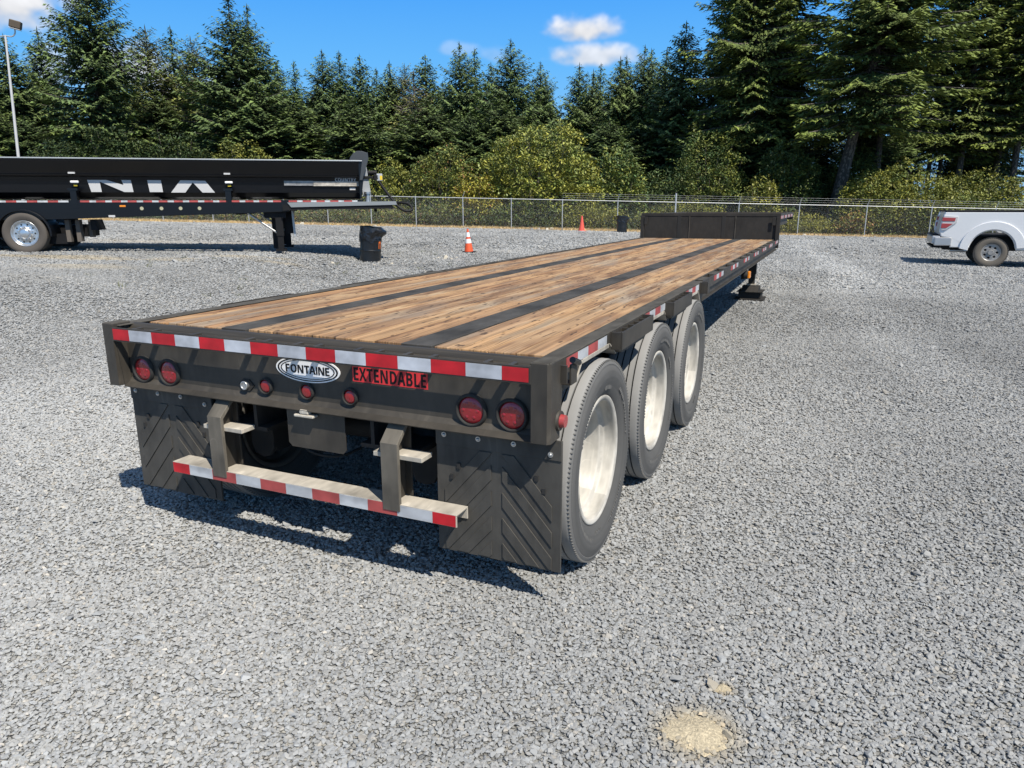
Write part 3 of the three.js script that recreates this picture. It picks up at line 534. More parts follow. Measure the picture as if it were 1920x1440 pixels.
  while (s < 1.1) { tp(.23, k++ % 2 === 0); if (k % 2) s += 0; } s = 1.42; k = 0; while (s < 4.7) { tp(k % 2 ? .15 : .21, k % 2 === 0); k++; } s = 4.95; k = 0; while (s < 6.05) { tp(k % 2 ? .14 : .2, k % 2 === 0); k++; } s = 6.36; k = 0; while (s < 8.05) { tp(k % 2 ? .14 : .21, k % 2 === 0); k++; }
  part('amber_lamp', b(2.3, 2.44, 1.745, 1.79, -.06, -.045, .01), M.amber, fr);
  for (const q of [2.81, 3.27, 3.72, 4.17]) part('eyelet', [at(cyl(.045, .03, .02, 10), q, 1.71 - Y, -.05, Math.PI / 2)], mat({ color: rgb(.4, .38, .26), roughness: .6 }), fr);
  part('small_label', b(2.02, 2.17, 1.5, 1.55, -.058, -.05), M.letter, fr);
  part('walkway', sx([[6.33, 1.85], [9.11, 1.88], [9.13, 1.79], [6.42, 1.73]], -.6, .05), mat({ color: rgb(.26, .28, .29), roughness: .5, metalness: .3 }), fr);
  part('gooseneck', [sx([[6.2, 1.8], [9.0, 1.8], [9.05, 1.69], [6.4, 1.66], [6.2, 1.64]], -2.5, .02), b(8.55, 8.63, 1.6, 1.7, -1.4, -1.2)], M.blackDull, fr);
  // front end: plate, ram, motor and hose
  part('bulkhead_plate', sx([[8.3, 2.76], [8.38, 2.76], [8.44, 2.3], [8.47, 2.06], [8.36, 1.98], [8.26, 2.03], [8.24, 2.42]], -.4, -.3, .004), mat({ color: rgb(.3, .32, .34), roughness: .5 }), N);
  part('ram', [at(cyl(.055, .055, .28, 14), 8.38, 1.98 - Y, -.24), at(cyl(.09, .09, .05, 16), 8.38, 2.1 - Y, -.24)], M.zinc, N);
  part('motor', [b(8.2, 8.6, 2.46, 2.53, -.35, -.25, .01), b(8.56, 8.7, 2.42, 2.57, -.4, -.2, .02), at(cyl(.06, .06, .3, 12), 8.5, 2.62 - Y, -.4, 0, 0, Math.PI / 2)], M.blackDull, N);
  part('motor_box', [b(8.64, 8.79, 2.41, 2.59, -.38, -.2, .008)], M.galv, N); part('warning_label', b(8.72, 8.785, 2.43, 2.54, -.2, -.195), M.yellow, N);
  part('hose', tube([[8.68, 2.41 - Y, -.25], [8.82, 2.2 - Y, -.2], [8.98, 1.98 - Y, -.1], [9.2, 1.71 - Y, .02], [9.4, 1.62 - Y, .05], [9.53, 1.67 - Y, .02], [9.46, 1.8 - Y, -.05], [9.3, 1.84 - Y, -.1], [9.05, 1.84 - Y, -.2]], .036, 48, 8), M.blackDull, N);
  part('cable', [tube([[8.35, 2.75 - Y, -.5], [8.6, 2.5 - Y, -.45], [8.5, 2.1 - Y, -.4], [8.65, 1.9 - Y, -.4]], .012, 20, 5), tube([[8.5, 2.5 - Y, -.5], [8.62, 2.2 - Y, -.5], [8.52, 1.95 - Y, -.5]], .01, 20, 5)], M.blackDull, N);
  // legs
  for (const z of [-.16, -2.2]) { const g = sub('landing_leg', N); part('leg_tube', [b(5.98, 6.16, 1.0, 1.66, z - .16, z), b(6.0, 6.14, .66, 1.0, z - .14, z - .02), b(5.94, 6.2, .6, .66, z - .22, z + .06)], M.blackDull, g); part('rear_tube', [b(5.84, 5.97, .66, 1.5, z - .5, z - .36), b(5.7, 6.25, 1.46, 1.66, z - .5, z)], M.blackDull, g); part('brace', rod([5.29, 1.58 - Y, z - .1], [6.0, 1.07 - Y, z - .1], .028, 8), M.zinc, g); }
  part('flap', b(6.2, 6.38, 1.05, 1.62, -.55, -.53), M.blackDull, N); part('guard_strip', sx([[6.37, 1.64], [6.42, 1.64], [6.45, .97], [6.4, .97]], -.5, -.42), M.galv, N);
  // axle hardware
  part('hanger', [b(.93, 1.03, .9, 1.44, -.4, -.25), b(1.15, 1.25, .9, 1.44, -.5, -.3), b(1.38, 1.46, 1.0, 1.44, -.7, -.5)], mat({ color: rgb(.12, .105, .09), roughness: .9 }), N); part('mud_flap', sx([[1.5, 1.44], [1.6, 1.44], [1.66, 1.18], [1.5, 1.18]], -.9, -.3), M.blackDull, N);
  part('suspension', [b(-2.3, 1.2, 1.0, 1.3, -1.8, -.9), b(.5, 1.0, .85, 1.1, -.5, -.3)], M.blackDull, N);
  const R = .5, lathe = (pts) => metres(new THREE.LatheGeometry(pts.map((p) => new THREE.Vector2(...p)), 48).rotateX(Math.PI / 2));
  const w = sub('wheel', N);
  part('tyre', lathe([[.3, -.1], [.36, -.13], [.44, -.135], [.49, -.12], [R, -.1], [R, .09], [.49, .12], [.44, .137], [.39, .134], [.33, .11], [.298, .09]]), mat({ color: rgb(.085, .075, .066), roughness: .9 }), w);
  part('rim', [lathe([[.3, .085], [.315, .1], [.305, .108], [.29, .1], [.275, .06], [.26, .045], [.17, .05], [.12, .07], [.115, .12], [.09, .135], [.001, .14]])], mat({ color: rgb(.66, .68, .7), metalness: .85, roughness: .28, side: THREE.DoubleSide }), w);
  part('hand_hole', Array.from({ length: 10 }, (_, i) => at(cyl(.02, .02, .012, 12), .215 * Math.cos(i * .628), .215 * Math.sin(i * .628), .049, Math.PI / 2)), M.blackGap, w);
  part('wheel_nut', Array.from({ length: 10 }, (_, i) => at(cyl(.013, .013, .03, 6), .165 * Math.cos(i * .628 + .3), .165 * Math.sin(i * .628 + .3), .06, Math.PI / 2)), M.zinc, w);
  w.position.set(.08, R, -.15); for (const [s, z] of [[-1.2, -.15], [.08, -.5], [-1.2, -.5], [.08, -2.4], [-1.2, -2.4]]) { const c = w.clone(); c.position.set(s, R, z); N.add(c); }
  for (const s of [.08, -1.2]) { const pts = []; for (let i = 0; i <= 20; i++) { const a = -.12 + i / 20 * (Math.PI * .98); pts.push([s + .61 * Math.cos(a), 1.12 + .57 * Math.sin(a)]); } const inn = pts.map(([x, y]) => [s + (x - s) * .955, 1.12 + (y - 1.12) * .955]).reverse(); part('fender', sx([...pts, ...inn], -.6, .0, .008), M.black, N); }
}

// ------------------------------------------------------------------ pickup truck
{
  const K = thing('pickup_truck', 'silver pickup truck with dusty wheels, seen from behind its bed, right edge', 'pickup truck');
  K.position.set(13.32, .06, -20.16); K.rotation.y = -26 * Math.PI / 180; K.scale.setScalar(1.06);
  const sil = new THREE.MeshPhysicalMaterial({ color: rgb(.66, .67, .68), metalness: 0, roughness: .38, clearcoat: .7, clearcoatRoughness: .12 }), gray = mat({ color: rgb(.16, .165, .165), roughness: .6 });
  const sx = (pts, z0, z1, bev = 0, seg = 12) => metres(ext(poly(pts), z1 - z0, bev, seg).translate(0, 0, z0));
  const arc = (cx, cy, r, a0, a1, n = 18) => Array.from({ length: n + 1 }, (_, i) => [cx + r * Math.cos(lerp(a0, a1, i / n)), cy + r * Math.sin(lerp(a0, a1, i / n))]);
  const bedSide = [[-1.17, 1.40], [-1.2, 1.3], [-1.24, 1.1], [-1.25, .92], [-1.2, .8], [-1.0, .76], [-.96, .52], [-.54, .51], ...arc(-.03, .44, .53, Math.PI - .12, .2), [.52, .47], [1.0, .47], [1.0, 1.40]];
  for (const [z0, z1] of [[-.09, -.03], [-1.92, -1.86]]) part('bed_side', sx(bedSide, z0, z1, .022), sil, K);
  for (const z of [0, -1.95]) { // swelling round the wheel
    const o = [...arc(-.03, .44, .545, Math.PI + .0, .12, 24), ...arc(-.03, .44, .73, .12, Math.PI * .98, 24)];
    part('wheel_flare', sx(o, z === 0 ? -.012 : -1.97, z === 0 ? .022 : -1.94, .012), sil, K);
  }
  part('rail_cap', [bx(-1.19, 1.0, 1.415, 1.455, -.14, -.01, .012), bx(-1.19, 1.0, 1.415, 1.455, -1.94, -1.81, .012)], M.blackDull, K);
  part('bed_floor', [bx(-1.1, 1.0, .8, .84, -1.86, -.09), bx(.96, 1.0, .8, 1.41, -1.86, -.09)], M.blackDull, K);
  part('tailgate', sx([[-1.24, .86], [-1.2, .86], [-1.14, 1.40], [-1.17, 1.40]], -1.68, -.26, .012), sil, K);
  for (const [z0, z1] of [[-.25, .02], [-1.97, -1.7]]) {
    const L = sub('tail_lamp', K);
    part('housing', sx([[-1.2, 1.325], [-.885, 1.295], [-.9, 1.16], [-1.12, .965], [-1.235, .96], [-1.235, 1.1]], z0, z1, .006), M.letter, L);
    part('lens', [sx([[-1.225, 1.275], [-.94, 1.262], [-.95, 1.185], [-1.235, 1.185]], z0 - .006, z1 + .013, .004), sx([[-1.24, 1.12], [-.99, 1.115], [-1.12, 1.01], [-1.245, 1.005]], z0 - .006, z1 + .013, .004)], M.lensPink, L);
  }
  const B = sub('rear_bumper', K);
  part('bumper_bar', [bx(-1.42, -1.22, .58, .8, -1.94, -.02, .03), bx(-1.36, -.96, .54, .76, -.12, .03, .025), bx(-1.36, -.96, .54, .76, -1.98, -1.83, .025)], mat({ color: rgb(.5, .5, .5), metalness: .6, roughness: .35 }), B);
  part('step_pad', [bx(-1.4, -1.24, .80, .83, -1.9, -.1, .01), bx(-1.4, -1.0, .48, .53, -1.9, -.1, .01)], M.blackDull, B);
  part('exhaust_pipe', at(cyl(.04, .04, .4, 14), -.75, .4, -.35, 0, .15, Math.PI / 2), M.zinc, K);
  part('underbody', [bx(-1.1, 4.2, .42, .8, -1.7, -.35)], M.blackGap, K);
  part('wheel_arch_liner', metres(new THREE.CylinderGeometry(.56, .56, .5, 24, 1, true, Math.PI / 2, Math.PI).rotateX(Math.PI / 2).translate(-.03, .44, -.32)), M.blackGap, K).material.side = THREE.DoubleSide;
  const cabIn = mat({ color: rgb(.03, .035, .04), roughness: .12 });
  for (const [z0, z1] of [[-.08, -.02], [-1.93, -1.87]]) { part('cab_side', sx([[1.04, .47], [1.04, 1.42], [1.12, 1.95], [2.6, 1.95], [3.2, 1.42], [4.7, 1.32], [4.82, 1.2], [4.82, .7], [4.5, .6], ...arc(3.95, .44, .53, .2, Math.PI - .1), [3.4, .47]], z0, z1, .02), sil, K); part('side_window', sx([[1.2, 1.46], [1.25, 1.86], [2.5, 1.86], [2.95, 1.46]], z0 - .003, z1 + .026), cabIn, K); }
  part('roof', [bx(1.1, 2.6, 1.93, 1.99, -1.9, -.05, .03), sx([[3.1, 1.40], [4.75, 1.30], [4.8, 1.2], [4.8, .6], [3.1, .6]], -1.87, -.08)], sil, K);
  part('rear_window', sx([[1.05, 1.42], [1.11, 1.9], [1.16, 1.9], [1.1, 1.42]], -1.87, -.08), cabIn, K); part('windscreen', sx([[3.2, 1.42], [2.6, 1.93], [2.55, 1.93], [3.1, 1.42]], -1.87, -.08), cabIn, K);
  const lathe = (pts) => metres(new THREE.LatheGeometry(pts.map((p) => new THREE.Vector2(...p)), 44).rotateX(Math.PI / 2)), R = .385;
  const w = sub('wheel', K), tread = []; for (let k = 0; k < 52; k++) for (const z of [-.06, .09]) tread.push(new THREE.BoxGeometry(.028, .02, .07).translate(0, R, z).rotateZ(k / 52 * 6.2832));
  part('tyre', lathe([[.225, -.1], [.3, -.125], [.36, -.12], [R, -.1], [R, .095], [.365, .118], [.31, .128], [.25, .12], [.222, .1]]), mat({ color: rgb(.13, .115, .095), roughness: .95 }), w);
  part('tread_block', tread, mat({ color: rgb(.07, .065, .06), roughness: .95 }), w).userData.kind = 'stuff';
  const spoke = []; const rimS = poly(arc(0, 0, .2, 0, 6.2832, 40).slice(0, -1), Array.from({ length: 7 }, (_, k) => arc(.142 * Math.cos(k * .8976), .142 * Math.sin(k * .8976), .034, 0, 6.2832, 14).slice(0, -1)));
  part('rim', [lathe([[.222, .09], [.23, .1], [.215, .105], [.2, .085]]), metres(ext(rimS, .018, .004).translate(0, 0, .06)), at(cyl(.062, .075, .04, 24), 0, 0, .095, Math.PI / 2)], M.silver, w);
  part('brake', at(cyl(.2, .2, .03, 24), 0, 0, .02, Math.PI / 2), M.blackGap, w);
  w.position.set(-.03, R, -.16); for (const [s, z] of [[3.95, -.16], [-.03, -1.78], [3.95, -1.78]]) { const c = w.clone(); c.position.set(s, R, z); if (z < -1) c.rotation.y = Math.PI; K.add(c); }
}

// ------------------------------------------------------------------ barrels, cones, floodlight pole, rocks
function bagGeo(r0, seed) { // bin liner folded over the rim
  const g = new THREE.CylinderGeometry(r0 * 1.03, r0 * 1.05, .36, 56, 18, true), p = g.attributes.position;
  for (let i = 0; i < p.count; i++) {
    const x = p.getX(i), z = p.getZ(i), y = p.getY(i), th = Math.atan2(z, x), f = (y + .18) / .36;
    const n = fbm(Math.cos(th) * 3 + 20, y * 9 + Math.sin(th) * 3 + 20, BIG, BIG, seed, 4) - .5, sag = fbm(Math.cos(th) * 2 + 9, Math.sin(th) * 2 + 9, BIG, BIG, seed + 9, 2) - .5;
    const flare = Math.max(0, Math.cos(th - .35)) ** 4 * .11 * smooth(.25, .6, f) * smooth(1.0, .7, f);
    const k = 1 + n * .28 * Math.sin(Math.PI * clamp(f * .9 + .1)) + flare / r0;
    p.setXYZ(i, x * k, y + (f < .5 ? sag * .22 * (1 - f) : sag * .06), z * k);
  }
  return toCreasedNormals(g.toNonIndexed(), .5);
}
function barrel(name, label, x, z, tiltZ, tiltX, orange) {
  const b = thing(name, label, 'barrel', 'black barrels used as bins'); b.position.set(x, gh(x, z) - .01, z); b.rotation.set(tiltX, .3, tiltZ);
  const pr = [[0, .01], [.28, .01], [.29, 0], [.293, .03], [.286, .05], [.286, .28], [.292, .295], [.297, .31], [.292, .325], [.286, .34], [.286, .56], [.292, .575], [.297, .59], [.292, .605], [.286, .62], [.286, .85], [.294, .865], [.29, .88], [.28, .87], [.276, .6]];
  part('drum', metres(new THREE.LatheGeometry(pr.map((p) => new THREE.Vector2(...p)), 48)), new THREE.MeshPhysicalMaterial({ color: rgb(.005, .0055, .006), roughness: .42, clearcoat: .4, clearcoatRoughness: .3, side: THREE.DoubleSide }), b);
  part('bin_liner', bagGeo(.292, orange ? 501 : 601).translate(0, .76, 0), new THREE.MeshPhysicalMaterial({ color: rgb(.007, .007, .008), roughness: .36, clearcoat: .4, clearcoatRoughness: .2, side: THREE.DoubleSide }), b);
  if (orange) { // painted orange mark
    const mk = (a0, a1, y0, y1) => new THREE.CylinderGeometry(.2885, .2885, y1 - y0, 6, 1, true, a0, a1 - a0).translate(0, (y0 + y1) / 2, 0);
    part('painted_mark', [mk(.72, .80, .37, .56), mk(.98, 1.05, .37, .54), mk(.80, .98, .52, .57)], mat({ color: rgb(.75, .16, .02), roughness: .6, side: THREE.DoubleSide }), b);
  }
}
barrel('black_barrel', 'black steel barrel with orange mark and loose bin bag, standing nearer, left of the cone', -3.89, -19.96, -.075, .02, true);
barrel('black_barrel', 'black barrel far back against the fence, just left of the raised front deck', 6.21, -41.34, 0, 0, false);
function cone(label, x, z, h, banded, color) {
  const c = thing('traffic_cone', label, 'traffic cone', 'orange traffic cones'); c.position.set(x, gh(x, z), z); c.rotation.set(.01, .4, banded ? .045 : 0);
  const R = (y) => lerp(.145, .028, y / h) * h / .71, ring = (y0, y1, o = 0) => metres(new THREE.LatheGeometry([[R(y0) + o, y0], [R(y1) + o, y1]].map((p) => new THREE.Vector2(...p)), 28));
  const om = mat({ color: color, roughness: .55, side: THREE.DoubleSide });
  part('base', bx(-.18 * h / .71, .18 * h / .71, 0, .035, -.18 * h / .71, .18 * h / .71, .012), banded ? M.blackDull : om, c);
  part('body', [ring(.03, h), metres(new THREE.LatheGeometry([[R(h), h], [R(h) * .8, h + .012], [R(h) * .6, h - .05]].map((p) => new THREE.Vector2(...p)), 28))], om, c);
  if (banded) for (const [a, b] of [[.29, .42], [.48, .62]]) part('white_collar', ring(a, b, .0025), mat({ color: rgb(.78, .78, .78), roughness: .4, side: THREE.DoubleSide }), c);
}
cone('orange traffic cone with two white collars and black base, in the open yard', -1.34, -22.76, .71, true, rgb(.72, .10, .03));
cone('plain reddish orange traffic cone without collars, standing by the far fence', 4.05, -42.4, .86, false, rgb(.72, .10, .07));
{
  const P = thing('floodlight_pole', 'tall pale metal pole with box floodlights at its top', 'light pole');
  P.position.set(-26.45, .9, -40); P.rotation.z = -.055;
  part('pole', [cyl(.05, .085, 9.4, 14).translate(0, 4.7, 0), cyl(.14, .14, .1, 14).translate(0, .05, 0)], M.letter, P);
  part('crossarm', tube([[-.95, 9.75, 0], [-.85, 9.45, 0], [-.4, 9.32, 0], [0, 9.36, 0], [.35, 9.36, 0], [.5, 9.5, 0], [.52, 9.75, 0]], .035, 24, 8), M.galv, P);
  for (const x of [-.97, .58]) { const f = sub('flood_lamp', P); part('housing', at(new RoundedBoxGeometry(.52, .36, .36, 2, .04), x, 9.93, 0, 0, .3, -.18), mat({ color: rgb(.1, .075, .05), roughness: .5, metalness: .3 }), f); part('lamp_glass', at(new THREE.BoxGeometry(.5, .02, .34), x - .03, 9.715, .02, 0, .3, -.18), M.letter, f); }
}
{ // a few pale rocks scattered in the yard and along the fence
  const r = rng(91), gs = []; for (let k = 0; k < 4; k++) { const pts = []; for (let i = 0; i < 16; i++) { const t = r() * 6.283, c = r() * 2 - 1, s = Math.sqrt(1 - c * c), q = .75 + .25 * r(); pts.push(new THREE.Vector3(s * Math.cos(t) * q, c * q * .6, s * Math.sin(t) * q * .8)); } const g = new ConvexGeometry(pts); gs.push(metres(g)); }
  const ms = [rgb(.48, .44, .36), rgb(.4, .36, .3), rgb(.3, .29, .28)].map((c) => mat({ color: c, roughness: .95, bumpMap: rough, bumpScale: .01 }));
  const put = (label, x, z, s, k) => { const m = part('loose_rock', gs[k % 4], ms[k % 3]); tag(m, label, 'rock', 'pale rocks lying on the gravel'); m.position.set(x, gh(x, z) + s * .2, z); m.rotation.set(r() * .5, r() * 6, 0); m.scale.setScalar(s); };
  [[-1.9, -20.7, .13], [-1.72, -20.6, .08], [-1.95, -20.4, .07], [-2.1, -20.9, .06], [-1.6, -20.95, .06], [-1.5, -20.2, .09], [-3.2, -19.3, .07], [-3.6, -19.0, .08], [-2.9, -19.2, .06], [-4.6, -18.6, .07], [-2.6, -19.5, .06], [-3.05, -18.7, .05]].forEach(([x, z, s], k) => put('small pale rock lying on the gravel between the barrel and the deck edge', x, z, s, k));
  [[-8, -43.0], [-1.8, -42.8], [1.6, -43.2], [2.1, -43.1], [2.4, -43.3], [1.2, -43.0], [-12.5, -43.7], [16.9, -42.2], [20.8, -41.9]].forEach(([x, z], k) => put('pale rock at the foot of the chain link fence', x, z, .14 + .1 * r(), k));
}

// ------------------------------------------------------------------ vegetation
class Leaves { // many small faces, each with its own tone
  constructor() { this.P = []; this.C = []; }
  tri(a, b, c, col) { this.P.push(...a, ...b, ...c); this.C.push(...col, ...col, ...col); }
  build() { const g = new THREE.BufferGeometry(); g.setAttribute('position', new THREE.Float32BufferAttribute(this.P, 3)); g.setAttribute('color', new THREE.Float32BufferAttribute(this.C, 3)); g.computeVertexNormals(); return g; }
}
function fir(seed, o) { // Douglas fir: whorls of drooping limbs carrying flat sprays
  const r = rng(seed), L = new Leaves(), limbs = [], { H, base, R, shape = 1, gap = 0, droop = .28, size = .3, dens = 1, tone = [1, 1, 1], bare = 0 } = o;
  const lean = (y) => [(o.lean ?? 0) * y * .17 + Math.sin(y * .3 + seed) * .06, Math.cos(y * .23 + seed) * .06];
  const trunk = []; const N = 14, rad = (y) => lerp(o.tr ?? H * .017, .02, Math.pow(y / H, .85)) + .35 * (o.tr ?? .3) * Math.exp(-y * 1.6);
  for (let i = 0; i < N; i++) { const y0 = H * i / N - (i ? .02 : .4), y1 = H * (i + 1) / N, a = lean(y0), b = lean(y1); trunk.push(metres(rod([a[0], y0, a[1]], [b[0], y1, b[1]], rad(Math.max(0, y0)), 9, rad(y1)))); }
  let y = base;
  while (y < H - .15) {
    const f = (y - base) / (H - base), prof = (shape < .56 ? Math.pow(1 - f, shape) : Math.min(1.5 * Math.pow(1 - f, .76 + .22 * shape), .5 + .42 * (1 - f))) * (.8 + .4 * fbm(y * .8 + seed, seed, BIG, BIG, 700, 2)) * smooth(-.12, .12, f + (bare ? 0 : .1));
    const n = f > .92 ? 4 : 5 + (r() > .5 ? 1 : 0);
    const off = r() * 6.283;
    for (let k = 0; k < n; k++) {
      if (r() < gap * (1 - f * .6)) continue;
      const az = off + k / n * 6.283 + (r() - .5) * .7, len = Math.max(.18, R * prof * (.6 + .6 * r())), ca = Math.cos(az), sa = Math.sin(az), yb = y + (r() - .5) * .3, l0 = lean(yb);
      const up = lerp(-.12, .75, Math.pow(f, 1.6)), dr = droop * (1 - f * .8);
      const pt = (s) => { const d = len * s; return [l0[0] + ca * d, yb + len * (up * s - dr * 1.6 * s * (1.0 - .55 * s * s)), l0[1] + sa * d]; };
      if (len > .9) { const a = pt(0), b = pt(.5), c = pt(.92), q = .012 + len * .011; limbs.push(rod(a, b, q, 4, q * .7), rod(b, c, q * .7, 4, q * .3)); }
      const dead = bare && r() < bare;
      const steps = Math.max(2, Math.round(len / (.21 / dens)));
      for (let i = 0; i <= steps; i++) {
        const s = lerp(.1, 1, i / steps) , p = pt(s), wing = Math.min(.34 * len + .1, .22 + (1 - s) * len * .42) * (.6 + .7 * r());
        if (r() < .14 || (dead && r() < .85)) continue;
        for (const w of [-1, 1]) {
          const fa = az + w * (1.05 + (r() - .5) * .5), fx = Math.cos(fa), fz = Math.sin(fa), m = Math.max(1, Math.round(wing / (.19 / dens)));
          for (let j = 0; j < m; j++) {
            const q = (j + r() * .8) / m * wing, hang = q * (.25 + .25 * r()) + r() * .05;
            const cx = p[0] + fx * q, cy = p[1] - hang + (r() - .35) * .1, cz = p[2] + fz * q, S = size * (.65 + .7 * r()) * (1 - .38 * smooth(.5, 1, f));
            const ta = fa - w * .35 + (r() - .5) * .9, tx = Math.cos(ta) * S, tz = Math.sin(ta) * S, ty = -S * (.1 + .55 * r()), nx = -Math.sin(ta) * S * .27, nz = Math.cos(ta) * S * .27, ny = (r() - .5) * S * .35;
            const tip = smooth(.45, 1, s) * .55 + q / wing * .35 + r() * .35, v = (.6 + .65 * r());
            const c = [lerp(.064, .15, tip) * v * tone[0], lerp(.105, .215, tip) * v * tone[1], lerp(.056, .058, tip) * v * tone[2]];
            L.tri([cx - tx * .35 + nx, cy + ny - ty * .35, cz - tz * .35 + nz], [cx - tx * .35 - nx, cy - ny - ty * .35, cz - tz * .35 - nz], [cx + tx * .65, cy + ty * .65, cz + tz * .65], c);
          }
        }
      }
    }
    y += lerp(.46, .2, f) * (.75 + .5 * r()) / Math.sqrt(dens);
  }
  for (let k = 0; k < 14; k++) { const a = r() * 6.28, q = r() * .8, l = lean(H); L.tri([l[0] + .05 * Math.cos(a), H - q, l[1] + .05 * Math.sin(a)], [l[0] - .05 * Math.cos(a), H - q, l[1] - .05 * Math.sin(a)], [l[0] + Math.cos(a * 3) * .16 * q, H - q + .3, l[1] + Math.sin(a * 3) * .16 * q], [.04 * tone[0], .06 * tone[1], .03 * tone[2]]); }
  if (bare) for (let k = 0; k < 70; k++) { const yy = lerp(base, H * .95, r()), a = r() * 6.283, l = (1 - yy / H) * R * 1.1 + .5; limbs.push(rod([0, yy, 0], [Math.cos(a) * l, yy - .2 * l, Math.sin(a) * l], .03, 4, .008), rod([Math.cos(a) * l * .6, yy - .12 * l, Math.sin(a) * l * .6], [Math.cos(a + .5) * l, yy - .5 * l, Math.sin(a + .5) * l], .014, 3, .005)); }
  return { trunk: merge(trunk.map((g) => metres(g))), limbs: limbs.length ? merge(limbs.map((g) => metres(g))) : null, leaves: L.build(), H };
}
const needle = mat({ vertexColors: true, roughness: .62, side: THREE.DoubleSide });
const firKinds = {
  slim: fir(1, { H: 15, base: .4, R: 4.5, shape: .7, dens: 1.12, size: .34 }),
  slimB: fir(2, { H: 15, base: .4, R: 4.1, shape: .8, dens: 1.1, size: .33, gap: .12, tone: [.9, 1, 1.1] }),
  mid: fir(3, { H: 15, base: .4, R: 4.8, shape: .62, dens: 1.1, size: .35, tone: [1.05, 1, .95] }),
  full: fir(4, { H: 15.5, base: .5, R: 5.2, shape: .7, dens: 1.12, size: .34, gap: .06 }),
  spire: fir(5, { H: 17, base: .5, R: 5.8, shape: .95, dens: 1.1, size: .33, gap: .1, tone: [1, 1, 1.05] }),
  broad: fir(6, { H: 18, base: .6, R: 5.6, shape: .42, size: .36, gap: .16, droop: .22, dens: 1.05 }),
  ragged: fir(7, { H: 15.5, base: .5, R: 4.6, shape: .5, size: .3, gap: .3, tone: [1.35, 1.05, .9], bare: .12 }),
  snag: fir(8, { H: 13, base: .5, R: 3.6, shape: .6, size: .27, gap: .45, tone: [1.5, 1.0, .85], bare: .55 }),
  giant: fir(9, { H: 22, base: 7.2, R: 6.0, shape: .4, size: .3, gap: .26, droop: .16, dens: 1.25, tr: .46, lean: 1, tone: [1.25, 1.12, .8] }),
  grove: fir(10, { H: 22, base: 8, R: 4.2, shape: .4, size: .3, gap: .34, droop: .2, dens: 1.15, tr: .32, tone: [1.3, 1.12, .75] }),
  groveC: fir(12, { H: 20, base: 3.2, R: 4, shape: .5, size: .32, gap: .3, droop: .34, dens: 1, tr: .24, tone: [1, .95, .8] }),
  groveB: fir(11, { H: 21, base: 7, R: 3.6, shape: .5, size: .3, gap: .42, droop: .3, dens: 1.1, tr: .24, tone: [1.2, 1.05, .8] }),
};
function plantFir(kind, x, z, h, label, group, spin = 0, wide = 1, y) {
  const k = firKinds[kind], t = thing('fir_tree', label, 'tree', group); t.position.set(x, (y ?? gh(x, z)) - .1, z); t.rotation.y = spin; t.scale.set(wide * h / k.H, h / k.H, wide * h / k.H);
  part('trunk', k.trunk, M.bark, t); if (k.limbs) part('limbs', k.limbs, kind === 'snag' ? M.greyBranch : M.bark, t); part('crown', k.leaves, needle, t);
}
